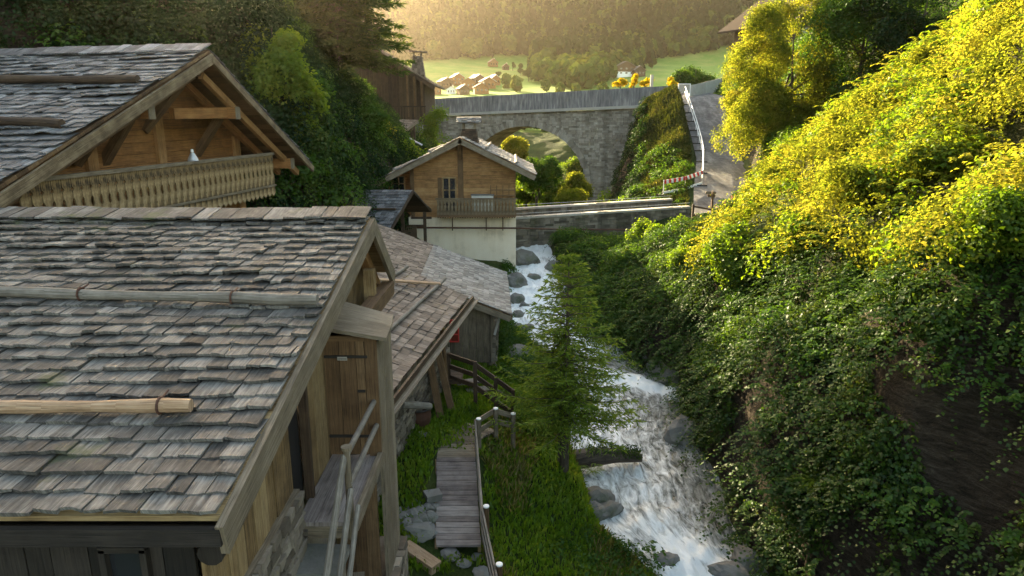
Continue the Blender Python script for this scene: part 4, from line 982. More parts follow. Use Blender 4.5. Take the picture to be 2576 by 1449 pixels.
# ================================================================== 10. old dark chalet left of the bridge
oc = thing('old_dark_chalet', 'old dark timber chalet with balcony standing at the left end of the bridge', 'chalet', (-11, 62, -2))
Yc = 60.0; a = at_y(968, 137, Yc-.8); e = at_y(1096, 217, Yc-.8); dn = (e-a); a2 = a-dn.normalized()*2.5
Dp = 9
mb = MB(); shingles(mb, a2, V(0,1,0), dn, Dp, dn.length+2.5, .3, .3, lift=.06, ragged=.04); d3 = V(-dn.x, 0, dn.z); shingles(mb, a2, V(0,1,0), d3, Dp, 6, .3, .3, lift=.06); mb.build('roof', M['shingle_brown'], oc)
mb = MB(); roof_deck(mb, a2, V(0,1,0), dn, Dp, dn.length+2.4); roof_deck(mb, a2, V(0,1,0), d3, Dp, 5.9); mb.build('roof_boarding', M['dark'], oc)
nn = V(0,1,0).cross(dn.normalized()); nn = nn if nn.z > 0 else -nn
MB().beam(a2-nn*.2-V(0,.05,0), e-nn*.2-V(0,.05,0), .08, .3, nn).build('bargeboard', M['dark'], oc)
xr3 = at_y(1068, 250, Yc).x; ztop = lambda x: a2.z+(x-a2.x)*dn.z/dn.x-.3
zl = at_y(1040, 300, Yc).z-.4
mb = MB(); vboards(mb, V(xr3-8, Yc, 0), V(1,0,0), 8, zl, lambda u: min(ztop(xr3-8+u), a2.z-.4-abs(xr3-8+u-a2.x)*.5), .3, .06, V(0,-1,0)); mb.build('gable_wall', M['dark'], oc)
mb = MB(); mb.box((xr3-.05, Yc+4, (zl+ztop(xr3))/2), (.12, 8, ztop(xr3)-zl)); mb.build('side_wall', M['dark'], oc)
mb = MB()
for x in (xr3-.1, xr3-.7, xr3-1.3): mb.box((x, Yc-.9, (zl+ztop(x))/2+.3), (.16, .16, ztop(x)-zl-.6))
mb.build('balcony_post', M['brown'], oc)
mb = MB(); mb.box((xr3-3, Yc-.5, zl+.3), (6.4, 1.1, .14)); mb.build('balcony_floor', M['dark'], oc)
mb = MB(); zz = at_y(1040, 268, Yc-1).z
for i in range(26): mb.box((xr3+.1-i*.24, Yc-1.0, (zl+.3+zz)/2), (.15, .04, zz-zl-.3))
mb.box((xr3-3, Yc-1.0, zz), (6.4, .1, .1)); mb.build('balcony_front', M['dark'], oc)
cc = at_y(1052, 188, Yc+2.5); mb = MB()
for i in range(9):
    w = .62-.03*i; z = cc.z-.7+i*.26
    for j in range(4):
        k = (j-1.5)/2*w
        for px_, py_, sx, sy in ((k, -w, w*.48, .04), (k, w, w*.48, .04), (w, k, .04, w*.48), (-w, k, .04, w*.48)): mb.box((cc.x+px_, cc.y+py_, z), (sx, sy, .3), None, .015)
mb.build('chimney', M['shingle_brown'], oc)
mb = MB(); mb.beam(V(cc.x-.75, cc.y, cc.z+1.95), V(cc.x+.85, cc.y, cc.z+1.85), .9, .08)
for k in (-.3, .3): mb.box((cc.x+k, cc.y, cc.z+1.7), (.08, .5, .5))
mb.build('chimney_cap', M['shingle_brown'], oc)
mb = MB(); c = at_y(1058, 345, Yc-.6); mb.tube([V(c.x, c.y, zl+.2), V(c.x+.05, c.y, zl-4.5)], [.28, .34], 10); mb.build('support_pillar', M['cope'], oc)
an = thing('annex_shed', 'small tumbledown shed with mossy brown roof below the old dark chalet', 'shed', (-10.5, 50, -4))
Ya = 50.0; a = at_y(985, 318, Ya+1.6); b = at_y(1030, 318, Ya+1.6); d_l = at_y(1010, 335, Ya-1); e1 = at_y(1052, 302, Ya+.2)
p0, p1, p2, p3 = at_y(940, 345, Ya-1.2), at_y(1012, 333, Ya-1.2), at_y(1052, 302, Ya+1.8), at_y(985, 300, Ya+2.0)
dn = (p1-p2); mb = MB(); shingles(mb, p2, (p3-p2), dn, (p3-p2).length+1.0, dn.length, .25, .25, lift=.05, ragged=.03); mb.build('roof', M['shingle_brown'], an)
MB().beam(p2-Z*.1, p1-Z*.1, .06, .16).build('bargeboard', M['board'], an)
for p in (p1+V(-.2, .2, 0), p2+V(-.3, -.2, 0), p3+V(.2, 0, 0), p1+V(-1.3, .2, .0)): MB().beam(V(p.x, p.y, -5.5), V(p.x, p.y, p.z-.1), .16, .16).build('post', M['dark'], an)
mb = MB(); vboards(mb, V(p3.x-1.0, Ya+1.4, 0), V(1,0,0), 2.6, -5.0, lambda u: p3.z-.3, .25, .04, V(0,-1,0)); mb.build('board_wall', M['dark'], an)
MB().tube([p1+V(.2,.3,-.3), p1+V(1.3,.5,-.9)], .06, 8).build('downpipe', M['zinc'], an)
# ================================================================== 11. boardwalk, fence, small things on the bank
bwk = thing('boardwalk', 'pinkish grey plank boardwalk ramp on the grass beside the fence', 'boardwalk', (-1.2, 12.5, -7.9))
A0, A1 = at_z(1097, 1371, -7.88), at_z(1210, 1371, -7.88); B0, B1 = at_z(1098, 1149, -7.36), at_z(1196, 1149, -7.36)
mb = MB(); n = 17
for i in range(n):
    t0, t1 = i/n, (i+1)/n-.006
    e = lambda: V(ru(-.012, .012), 0, ru(-.004, .004))
    mb.prism([A0.lerp(B0, t0)+e(), A1.lerp(B1, t0)+e(), A1.lerp(B1, t1)+e(), A0.lerp(B0, t1)+e()], (0, 0, -.045), V(0,1,0), V(1,0,0))
mb.build('walking_plank', M['deckw'], bwk)
MB().beam(A0+V(.0, .02, -.12), B0+V(.0, 0, -.12), .06, .13).build('bearer', M['plank'], bwk); MB().beam(A1+V(-.03, .02, -.12), B1+V(-.03, 0, -.12), .06, .13).build('bearer', M['plank'], bwk)
pw = thing('plank_path', 'older grey plank path curving right beyond the boardwalk ramp', 'path', (-1, 14.3, -7.5))
c0 = [at_z(1148, 1146, -7.40), at_z(1150, 1122, -7.38), at_z(1160, 1102, -7.36), at_z(1182, 1086, -7.36), at_z(1215, 1072, -7.38)]
mb = MB(); pts = []
for i in range(len(c0)-1):
    for k in range(5): pts.append(c0[i].lerp(c0[i+1], k/5))
for i in range(0, len(pts)):
    p = pts[i]; q = pts[min(i+1, len(pts)-1)]; d = (q-p) if (q-p).length > .01 else V(.5, .5, 0); d.z = 0; d.normalize()
    d = (d+V(0, .6, 0)).normalized()
    mb.box(p-Z*.02, (.86, .14, .04), (V(d.y, -d.x, 0), d, Z), .006)
mb.build('walking_plank', M['board'], pw)
fe = thing('wooden_fence', 'low wooden rail fence with white capped posts along the boardwalk', 'fence', (-.5, 12, -8))
pc = [at_t(1256, 1419, 11.4), at_t(1223, 1273, 12.85), at_t(1204, 1053, 15.6), at_t(1247, 1027, 16.2), at_t(1291, 1040, 16.3)]
pc.insert(0, pc[0]+(pc[0]-pc[1])*1.25)
for i, p in enumerate(pc):
    g = gz(p.x, p.y); o = MB().tube([V(p.x, p.y, g-.2), V(p.x, p.y, p.z-.015)], .055, 12).build('fence_post', M['brown'] if i < 3 else M['board'], fe)
    MB().tube([p-Z*.015, p+Z*.008, p+Z*.014], [.06, .058, .04], 14).build('post_cap', M['white'], o)
for i in range(len(pc)-1):
    for k, dz in enumerate((-.10, -.36, -.62)):
        if k == 2 and i >= 3: continue
        a, b = pc[i]+Z*dz, pc[i+1]+Z*dz; d = (b-a).normalized(); s = V(d.y, -d.x, 0).normalized()*-.075
        mb = MB(); mb.beam(a+s, b+s, .035, .10 if i < 3 else .12, Z, .06); mb.build('fence_rail', M['pole'] if i < 3 else M['board'], fe)
b = at_z(1062, 1415, -8.0); tb = thing('timber_beam', 'thick squared timber beam lying on the grass beside the stone plinth', 'beam', b)
MB().beam(at_z(1018, 1378, -7.85), at_z(1098, 1432, -7.95), .24, .22, Z, 0, .008).build('beam_body', M['fresh'], tb); 
k = 0
for (u, v, r) in ((1010,1290,.16),(1030,1280,.15),(1048,1268,.17),(1068,1262,.17),(1086,1258,.16),(1012,1308,.17),(1035,1300,.2),(1056,1290,.18),(1075,1282,.17),(1090,1280,.14),(1022,1320,.15),(1046,1314,.15),(1066,1306,.16),(1085,1302,.16)):
    p = at_z(u, v, -7.75); mb = MB(); rock_mb(mb, p, r*1.05, 3+k*1.7, (1, .9, .75), k); o = mb.build('boulder', M['gstone'], loc=p)
    tag(o, 'rough grey boulder in the low heap between cabin plinth and boardwalk', 'boulder', 'boulders heaped beside the boardwalk'); k += 1
p = at_z(1088, 1247, -7.55); mb = MB(); mb.box(p, (.32, .26, .16), (V(.9,.4,0), V(-.4,.9,0), Z), .02); tag(mb.build('boulder', M['slab'], loc=p), 'flat pale block topping the boulder heap against the boardwalk edge', 'boulder', 'boulders heaped beside the boardwalk')
for i, (u, v, r, lab) in enumerate(((1052,1345,.42,'broad flat pale slab between boulder heap and timber beam'),(1085,1350,.2,'small flat stone touching the boardwalk bearer near its lower end'),(1130,1385,.2,'flat grey stone just below the boardwalk foot'),(1165,1400,.16,'small grey stone on bare soil beneath the boardwalk foot'),(1200,1380,.14,'little stone under the lower right corner of the boardwalk'),(1213,1412,.2,'pale rounded stone at the foot of a near fence post'),(1063,1128,.16,'single pale stone lying in the grass left of the boardwalk top'))):
    p = at_z(u, v, -7.6 if v < 1200 else -7.95); p.z = gz(p.x, p.y)+.02; mb = MB(); rock_mb(mb, p, r, 40+i, (1, .8, .3), i); tag(mb.build('flat_stone', M['slab'], loc=p), lab, 'stone')
pot = at_z(1056, 1074, -7.3); pot.z = gz(pot.x, pot.y); po = thing('cauldron', 'round rusty black cauldron standing by the stone shed wall', 'cauldron', pot)
R0 = [(.0, .02), (.17, .02), (.25, .12), (.29, .28), (.28, .44), (.30, .50), (.31, .52), (.28, .52), (.26, .44), (.25, .2), (.0, .1)]
mb = MB(); n = 24
for i in range(len(R0)-1):
    for k in range(n):
        a, b = 2*math.pi*k/n, 2*math.pi*(k+1)/n; f = lambda r, z, t: pot+V(r*math.cos(t), r*math.sin(t), z)
        mb.poly([f(*R0[i], a), f(*R0[i], b), f(*R0[i+1], b), f(*R0[i+1], a)], [(0, 0)]*4)
mb.build('pot_body', M['rust'], po, smooth=True)
mb = MB(); n = 20; mb.tube([pot+V(.305*math.cos(t), .305*math.sin(t), .52) for t in [i*2*math.pi/n for i in range(n+1)]], .02, 6); mb.build('pot_rim', M['iron'], po)
a, b = at_t(1012, 1018, 15.0), at_t(1082, 1022, 15.6); lg = thing('log', 'short grey log fixed along the shed wall above the cauldron', 'log', (a+b)/2)
MB().tube([a, a.lerp(b, .5)+Z*.01, b], [.085, .085, .08], 10).build('log_body', M['pole'], lg)
p = at_z(998, 1165, -7.75); g = gz(p.x, p.y); tag(MB().tube([V(p.x, p.y, g-.1), V(p.x-.02, p.y, g+.85)], .035, 8).build('iron_stake', M['iron'], loc=(p.x, p.y, g)), 'thin dark iron stake upright in the grass by the cabin corner', 'stake')

# ------------------------------------------------------------------ rocks in and by the stream
RK = [(1322,658,.7,'large grey boulder in the stream at the white wall corner',(1.3,.8,.75)),(1296,712,.6,'dark mossy boulder between white wall and mill roof',(1,1,.8)),(1340,700,.35,'pale rounded boulder in white water beside the dark mossy boulder',(1.2,.8,.6)),
 (1300,755,.4,'grey rock at the water edge above the mill roof corner',(1,1,.7)),(1304,795,.3,'grey rock at the water edge level with the mill eave',(1,1,.6)),(1330,825,.25,'rounded rock in the rapids behind the spruce top',(1.2,1,.6)),(1303,832,.35,'small rock on the bank below the mill eave',(1,1,.7)),
 (1318,770,.22,'small dark rock amid the white rapids',(1,1,.7)),(1395,672,.5,'brown rock at the far right edge of the upper rapids',(1.4,.9,.6)),(1420,668,.45,'rock under the low bridge wall right of the rapids',(1,1,.7)),
 (1720,1100,.62,'blocky flat topped boulder standing at the right water edge',(1,.8,.8)),(1655,930,.5,'dark rock at the foot of the ivy bank by the little fall',(1.3,.9,.7)),(1690,955,.5,'dark wet rock just downstream of the little fall',(1.2,.9,.6)),(1725,985,.42,'rock tucked under the mossy hanging branch',(1,1,.7)),
 (1505,1255,.42,'grey rock at the left water edge below the fallen log',(1,1,.6)),(1530,1285,.35,'second grey rock along the left water edge',(1.2,.8,.6)),(1490,1290,.35,'grey rock in the left bank above the lower water bend',(1,1,.7)),(1672,1418,.3,'brown boulder on the left bank beside the lowest rapids',(1.3,.9,.6)),
 (1872,1412,.36,'wet boulder at the right edge of the lowest rapids',(1.1,.9,.8)),(1845,1448,.4,'boulder at the bottom edge of the lowest rapids',(1.3,.8,.6)),(1300,945,.6,'pale flat boulder beside the staircase on the grassy bank',(1.5,.9,.5)),(1450,1000,.45,'rock in the water behind the lower spruce branches',(1.3,.9,.5)),(1640,905,.35,'small rock beneath the dark ivy above the little fall',(1,1,.7))]
SZ = STREAM[np.argsort(STREAM[:, 1])]
for i, (u, v, r, lab, sq) in enumerate(RK):
    y = 20.0; wz = -8.5
    for _ in range(12):
        p = at_z(u, v, wz); wz = float(np.interp(p.y, SZ[:, 1], SZ[:, 2]))
    p.z = wz+r*.1
    if lab.startswith('pale flat') : p.z = gz(p.x, p.y)+.05
    mb = MB(); rock_mb(mb, p, r, 60+i*2.3, sq, i*1.3); tag(mb.build('boulder', M['gstone'], loc=p), lab, 'boulder')
a, b = at_z(1480, 1150, -8.95), at_z(1612, 1152, -9.1); ml = thing('mossy_log', 'thick mossy log jutting from the bank into the stream behind the spruce', 'log', (a+b)/2)
M['moss'] = leaf('moss', [(.2, (.05, .075, .012)), (.5, (.11, .14, .02)), (.9, (.20, .22, .04))], .2, gloss=.01)
M['bark'] = wood('rough_bark', (.02, .015, .01), (.06, .045, .032), (.12, .095, .07), (14, 3), moss=.6, bumps=1.0)
MB().tube([a-V(.5,0,.1), a, a.lerp(b, .5)+Z*.06, b], [.27, .26, .2, .12], 12, True, .08).build('log_body', M['bark'], ml)

LOGP = (a, b)
# ================================================================== 12. vegetation
def unit(a): return a/np.maximum(np.linalg.norm(a, axis=-1, keepdims=True), 1e-9)
def leaves(name, pos, nrm, size, mat, parent=None, loc=None, asp=.55, droop=.35, fold=.12, tdir=None):
    n = len(pos); r = RNG.normal(size=(n, 3)); r[:, 2] -= droop
    if tdir is not None: r = r*.25+tdir
    nrm = unit(nrm); t = unit(r-nrm*(r*nrm).sum(1, keepdims=True)); b = np.cross(nrm, t); s = np.asarray(size).reshape(-1, 1)*np.ones((n, 1))
    v = np.empty((n, 4, 3)); v[:, 0] = pos-t*s*.5; v[:, 1] = pos+b*s*asp*.5+nrm*s*fold; v[:, 2] = pos+t*s*.5-nrm*s*fold*.8; v[:, 3] = pos-b*s*asp*.5+nrm*s*fold
    f = np.arange(n*4).reshape(n, 4)
    return np_mesh(name, v.reshape(-1, 3), f, mat, parent, loc)
def clumps(cen, rad_, out, dens, flat=.75, shell=.55, upb=.45):
    """leaf positions and normals on lumpy clumps"""
    rad_ = np.asarray(rad_, float); k = np.maximum(3, (dens*rad_**2).astype(int)); i = np.repeat(np.arange(len(cen)), k); n = len(i)
    d = unit(RNG.normal(size=(n, 3))); o = unit(np.asarray(out, float))[i]; dt = (d*o).sum(1, keepdims=True)
    d = np.where(dt < -.25, d-2*dt*o, d); dt = (d*o).sum(1, keepdims=True)
    rr = rad_[i][:, None]*(shell+(1-shell)*RNG.random((n, 1))**.6)*(1+.25*RNG.normal(size=(n, 1))*.5)
    off = d*rr; off -= o*(off*o).sum(1, keepdims=True)*(1-flat)
    return np.asarray(cen)[i]+off, unit(d*.55+o*.25+np.array([0, 0, upb])+RNG.normal(size=(n, 3))*.5)
def surf_pts(n, x0, x1, y0, y1, cond=None):
    """random points on the ground weighted by true surface area, with normals"""
    x = RNG.uniform(x0, x1, n*7); y = RNG.uniform(y0, y1, n*7); e = .35
    z = ground(x, y); dx = (ground(x+e, y)-ground(x-e, y))/(2*e); dy = (ground(x, y+e)-ground(x, y-e))/(2*e)
    nr = np.stack([-dx, -dy, np.ones_like(dx)], 1); a = np.linalg.norm(nr, axis=1); nr /= a[:, None]
    keep = RNG.random(len(x)) < np.minimum(a/5.0, 1)
    if cond is not None: keep &= cond(x, y, z, nr)
    p = np.stack([x, y, z], 1)[keep]; return p[:n], nr[keep][:n]
def in_view(p, mu=420, mv=320):
    f = p[:, 1]*CP-p[:, 2]*SP; u = 1288+F*p[:, 0]/np.maximum(f, .1); v = 724.5-F*(p[:, 1]*SP+p[:, 2]*CP)/np.maximum(f, .1)
    return (f > 1) & (u > -mu) & (u < 2576+mu) & (v > -mv) & (v < 1449+mv), u, v
def clear(x, y, m=.3):
    d, z, w = along(STREAM, x, y); d2, z2, w2 = along(ROAD, x, y)
    return (d > w+m) & ((d2 > w2+.35) | (y < 40.5))

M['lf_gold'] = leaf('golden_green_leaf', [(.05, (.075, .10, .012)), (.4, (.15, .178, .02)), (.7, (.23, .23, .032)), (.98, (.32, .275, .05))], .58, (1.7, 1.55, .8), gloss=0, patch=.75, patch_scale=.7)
M['lf_gtree'] = leaf('gold_green_tree_leaf', [(.05, (.06, .09, .012)), (.4, (.13, .165, .02)), (.7, (.22, .225, .03)), (.98, (.36, .295, .05))], .58, (1.7, 1.6, .8), gloss=0, patch=.7, patch_scale=.8)
M['lf_bright'] = leaf('bright_green_leaf', [(.05, (.05, .095, .008)), (.4, (.095, .155, .012)), (.75, (.15, .2, .018)), (.97, (.24, .25, .03))], .55, (1.7, 1.7, .55), gloss=.01, patch=.7, patch_scale=.9)
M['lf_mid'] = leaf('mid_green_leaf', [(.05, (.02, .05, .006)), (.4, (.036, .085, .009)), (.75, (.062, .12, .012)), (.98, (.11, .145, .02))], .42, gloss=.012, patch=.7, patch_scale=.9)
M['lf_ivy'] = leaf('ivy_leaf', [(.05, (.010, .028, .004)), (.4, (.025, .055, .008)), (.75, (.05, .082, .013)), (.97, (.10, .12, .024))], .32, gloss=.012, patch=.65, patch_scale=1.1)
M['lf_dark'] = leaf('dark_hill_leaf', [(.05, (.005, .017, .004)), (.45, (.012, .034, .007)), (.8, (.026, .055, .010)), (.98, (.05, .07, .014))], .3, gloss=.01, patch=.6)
M['lf_rust'] = leaf('rusty_leaf', [(.05, (.10, .06, .02)), (.4, (.20, .12, .03)), (.75, (.32, .19, .05)), (.97, (.22, .2, .03))], .45, gloss=0)
M['lf_yellow'] = leaf('yellow_leaf', [(.05, (.22, .19, .01)), (.5, (.45, .36, .02)), (.95, (.6, .46, .04))], .5, (1.6, 1.4, .5), gloss=0)
M['lf_needle'] = leaf('spruce_needle', [(.05, (.05, .085, .012)), (.5, (.115, .175, .02)), (.95, (.21, .26, .035))], .3, gloss=.01, patch=.3, patch_scale=1.2)
M['lf_needle_dark'] = leaf('dark_needle', [(.05, (.010, .024, .005)), (.5, (.022, .048, .009)), (.95, (.055, .08, .012))], .35, (1.9, 1.7, .4), gloss=.01)
M['lf_grass'] = leaf('grass_blade', [(.05, (.045, .09, .007)), (.5, (.09, .17, .012)), (.95, (.17, .22, .03))], .4, gloss=.01, patch=.55, patch_scale=.8)
M['lf_dry'] = leaf('dry_grass', [(.05, (.05, .055, .014)), (.5, (.12, .12, .035)), (.95, (.22, .19, .08))], .35, gloss=.01)
M['lf_bank'] = leaf('olive_bank_grass', [(.05, (.015, .022, .005)), (.5, (.035, .048, .010)), (.95, (.085, .085, .025))], .25, gloss=.01, patch=.5, patch_scale=.5)
M['dark_roof'] = plain('dark_brown_roof', (.05, .038, .03), .95, .3, spec=.05)
def stuff(o, label=None, cat=None):
    o['kind'] = 'stuff'
    if label: o['label'] = label; o['category'] = cat
    return o
# --- right slope: sunlight put into gold leaf colour above, shade into dark ivy below
def mass(name, label, cat, n, box, cond, rr, dens, size, mat, flat=.7, lift=.35, upb=.45, asp=.6, droop=.35):
    p, nr = surf_pts(n, *box, cond); ok, u, v = in_view(p); p = p[ok]; nr = nr[ok]
    r = RNG.uniform(rr[0], rr[1], len(p))*RNG.uniform(.7, 1.2, len(p)); c = p+nr*(r*lift)[:, None]
    pos, nm = clumps(c, r, nr*.6+np.array([0, 0, .4]), dens, flat, upb=upb)
    ok, u, v = in_view(pos, 350, 250); pos = pos[ok]; nm = nm[ok]
    return stuff(leaves(name, pos, nm, RNG.uniform(size[0], size[1], len(pos)), mat, asp=asp, droop=droop), label, cat)
def sprays(name, label, cat, n, box, cond, L, nl, size, mat, out=.6, up=.5, droop=.6, asp=.6, off=0):
    # arching or hanging shoots with leaves set along them
    p, nr = surf_pts(n, *box, cond); ok, u, v = in_view(p); p = p[ok]+nr[ok]*off; nr = nr[ok]; k = len(p)
    d0 = unit(nr*out+RNG.normal(size=(k, 3))*.45+np.array([0, 0, up])); LL = RNG.uniform(L[0], L[1], (k, 1)); pos = []; nm = []; td = []
    for i in range(nl):
        q = (i+.6)/nl; tg = unit(d0+np.array([0, 0, -2*droop*q])); sd = unit(np.cross(tg, np.array([0, 0, 1.])+nr*.3))*(1 if i % 2 else -1)
        pos.append(p+d0*LL*q+np.array([0, 0, -droop])*LL*q*q+sd*size[0]*.5); nm.append(unit(np.array([0, 0, .8])+nr*.45+RNG.normal(size=(k, 3))*.28)); td.append(sd+tg*.7)
    pos = np.concatenate(pos); nm = np.concatenate(nm); td = np.concatenate(td); ok, u, v = in_view(pos, 350, 250); pos = pos[ok]
    return stuff(leaves(name, pos, nm[ok], RNG.uniform(size[0], size[1], len(pos)), mat, asp=asp, tdir=td[ok]), label, cat)
def cliff(u, v, lift=.15):
    d = ray(u, v); ts = np.linspace(6, 60, 2600); g = ground(d.x*ts, d.y*ts); k = np.where(d.z*ts <= g)[0]; t = ts[k[0]] if len(k) else 20
    return d*(t-lift)
ROCKP = cliff(2480, 1120, 0)
line = lambda y: -4.9+np.clip((26-y)/14, 0, 1.4)*1.9  # height where leaf colour changes from sunlit gold to shaded ivy
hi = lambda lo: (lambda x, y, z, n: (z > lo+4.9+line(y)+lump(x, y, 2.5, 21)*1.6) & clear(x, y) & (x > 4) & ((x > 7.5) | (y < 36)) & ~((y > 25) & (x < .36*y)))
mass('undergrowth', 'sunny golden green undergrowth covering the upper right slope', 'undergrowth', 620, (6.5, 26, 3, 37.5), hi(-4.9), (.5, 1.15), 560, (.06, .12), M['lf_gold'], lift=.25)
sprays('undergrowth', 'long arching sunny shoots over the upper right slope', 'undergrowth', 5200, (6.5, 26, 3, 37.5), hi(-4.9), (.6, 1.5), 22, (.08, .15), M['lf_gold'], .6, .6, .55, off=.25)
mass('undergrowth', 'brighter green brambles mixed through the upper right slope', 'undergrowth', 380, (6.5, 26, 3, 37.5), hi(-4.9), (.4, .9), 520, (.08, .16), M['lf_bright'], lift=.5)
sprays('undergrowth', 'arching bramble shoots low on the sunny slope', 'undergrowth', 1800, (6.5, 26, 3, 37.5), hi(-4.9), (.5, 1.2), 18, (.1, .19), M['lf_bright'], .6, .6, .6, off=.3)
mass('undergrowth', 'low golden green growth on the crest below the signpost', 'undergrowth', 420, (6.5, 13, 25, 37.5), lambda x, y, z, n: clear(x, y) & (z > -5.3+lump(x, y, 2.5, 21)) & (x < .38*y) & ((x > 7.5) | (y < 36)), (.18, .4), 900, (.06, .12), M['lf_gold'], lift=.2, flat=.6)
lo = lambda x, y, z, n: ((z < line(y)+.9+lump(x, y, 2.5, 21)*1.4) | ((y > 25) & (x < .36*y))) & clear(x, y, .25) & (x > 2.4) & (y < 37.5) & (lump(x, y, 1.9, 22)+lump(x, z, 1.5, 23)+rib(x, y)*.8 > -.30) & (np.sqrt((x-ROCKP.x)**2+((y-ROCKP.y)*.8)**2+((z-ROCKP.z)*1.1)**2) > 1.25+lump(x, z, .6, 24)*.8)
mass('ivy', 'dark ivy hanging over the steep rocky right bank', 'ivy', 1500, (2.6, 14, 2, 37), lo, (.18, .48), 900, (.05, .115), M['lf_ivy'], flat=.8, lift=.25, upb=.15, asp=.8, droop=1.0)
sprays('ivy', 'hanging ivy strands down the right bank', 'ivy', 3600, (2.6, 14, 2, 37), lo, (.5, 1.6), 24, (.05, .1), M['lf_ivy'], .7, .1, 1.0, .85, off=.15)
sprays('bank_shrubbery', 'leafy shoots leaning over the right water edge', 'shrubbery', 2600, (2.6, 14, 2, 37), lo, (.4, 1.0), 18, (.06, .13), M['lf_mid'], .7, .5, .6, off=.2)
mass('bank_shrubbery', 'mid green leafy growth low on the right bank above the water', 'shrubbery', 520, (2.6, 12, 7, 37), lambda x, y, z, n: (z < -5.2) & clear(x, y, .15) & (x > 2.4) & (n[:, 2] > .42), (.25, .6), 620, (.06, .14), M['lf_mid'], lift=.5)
# --- left hillside
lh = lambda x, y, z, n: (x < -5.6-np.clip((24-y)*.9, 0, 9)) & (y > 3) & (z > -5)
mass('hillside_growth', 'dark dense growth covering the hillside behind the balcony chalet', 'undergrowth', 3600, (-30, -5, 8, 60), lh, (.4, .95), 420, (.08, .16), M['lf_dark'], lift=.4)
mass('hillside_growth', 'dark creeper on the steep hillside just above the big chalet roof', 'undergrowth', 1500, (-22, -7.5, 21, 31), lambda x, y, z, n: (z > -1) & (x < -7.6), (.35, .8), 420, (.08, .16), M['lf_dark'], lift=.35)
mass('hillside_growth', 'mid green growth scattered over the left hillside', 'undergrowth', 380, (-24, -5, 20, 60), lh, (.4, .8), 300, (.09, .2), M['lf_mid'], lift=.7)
# --- banks, grass
bank = lambda x, y, z, n: (x < 3.2) & (x > -7) & clear(x, y, .1)
def grass(name, label, n, box, cond, h, mat, wid=.02):
    p, nr = surf_pts(n, *box, cond); ok, u, v = in_view(p, 200, 150); p = p[ok]; k = len(p)
    hh = RNG.uniform(h[0], h[1], (k, 1)); lean = RNG.normal(size=(k, 3))*.35; lean[:, 2] = 1; tip = p+unit(lean)*hh
    side = unit(np.stack([RNG.normal(size=k), RNG.normal(size=k)*.4, np.zeros(k)], 1))*wid*RNG.uniform(.6, 1.4, (k, 1))
    mid_ = p*.45+tip*.55+np.array([0, 0, .02]); v = np.stack([p-np.array([0, 0, .03]), mid_+side, tip-np.array([0, 0, 1])*hh*.12, mid_-side], 1)
    return stuff(np_mesh(name, v.reshape(-1, 3), np.arange(k*4).reshape(k, 4), mat), label, 'grass')
notwalk = lambda x, y, z, n: bank(x, y, z, n) & ~((x > -1.75) & (x < -.6) & (y > 11.2) & (y < 14.2)) & ~((x < -1.6) & (y < 10)) & ~((abs(x+1.0) < .8) & (y > 10.0) & (y < 11.3) & (lump(x, y, .4, 31) < .2))
grass('grass', 'fresh green grass on the left bank around the boardwalk', 46000, (-4, 3.2, 8.5, 24), notwalk, (.08, .24), M['lf_grass'])
grass('tall_grass', 'longer yellowish grass on the slope below the fence', 6000, (-.6, 3.2, 8.5, 17), lambda x, y, z, n: notwalk(x, y, z, n) & (lump(x, y, 1.2, 32) > -.05), (.14, .36), M['lf_dry'], .016)
mass('bank_weeds', 'low leafy weeds growing on the slope between fence and stream', 'weeds', 520, (-.5, 3.2, 8.5, 24), lambda x, y, z, n: bank(x, y, z, n) & (lump(x, y, 1.1, 33) > -.02), (.12, .34), 900, (.04, .10), M['lf_mid'], lift=.5)
mass('bank_weeds', 'low leafy weeds in the grass left of the boardwalk', 'weeds', 150, (-3.6, -.2, 10, 24), notwalk, (.08, .22), 900, (.04, .09), M['lf_bright'], lift=.5)
mass('bank_growth', 'dark green leafy growth between the mill and the stream', 'undergrowth', 240, (-.4, 1.6, 20, 34), lambda x, y, z, n: bank(x, y, z, n), (.2, .45), 700, (.06, .12), M['lf_mid'], lift=.4)
emb = lambda x, y, z, n: (x > .170*y+.4) & (x < 15) & (y > 43.5) & (y < 68) & clear(x, y, .1) & (along(ROAD, x, y)[0] < 9) & (x < np.interp(y, ROAD[:, 1], ROAD[:, 0]))
grass('embankment_grass', 'rough grass on the embankment between arch bridge and road', 30000, (6, 15, 43.5, 68), emb, (.15, .4), M['lf_bank'], .04)
grass('embankment_grass', 'dry grass tufts on the embankment below the road', 14000, (6, 15, 43.5, 68), lambda x, y, z, n: emb(x, y, z, n) & (lump(x, y, 2.2, 35) > -.1), (.2, .5), M['lf_bank'], .04)
mass('embankment_growth', 'leafy growth low on the road embankment', 'undergrowth', 160, (6.5, 13, 44, 60), lambda x, y, z, n: emb(x, y, z, n) & (z < -3.2+lump(x, y, 2, 36)*3), (.3, .7), 200, (.1, .2), M['lf_mid'])
mass('embankment_growth', 'dark scrub on the steep edge between arch pier and embankment', 'undergrowth', 420, (6.5, 12.5, 43, 67), lambda x, y, z, n: (x > .150*y) & (x < .192*y) & (z > -.155*y), (.3, .6), 260, (.1, .2), M['lf_dark'])
mass('gorge_growth', 'lush growth on the gorge floor beneath the arch bridge', 'undergrowth', 520, (-8, 9, 43, 100), lambda x, y, z, n: (x < np.interp(y, ROAD[:, 1], ROAD[:, 0])-4.5), (.5, 1.2), 110, (.14, .3), M['lf_bright'])
rr_ = lambda x, y, z, n: (y > 39.5) & (x > np.interp(y, ROAD[:, 1], ROAD[:, 0])+3.1)
mass('roadside_growth', 'green growth on the bank along the right side of the road', 'undergrowth', 900, (15, 38, 39.5, 80), rr_, (.5, 1.0), 170, (.12, .26), M['lf_mid'], lift=.6)
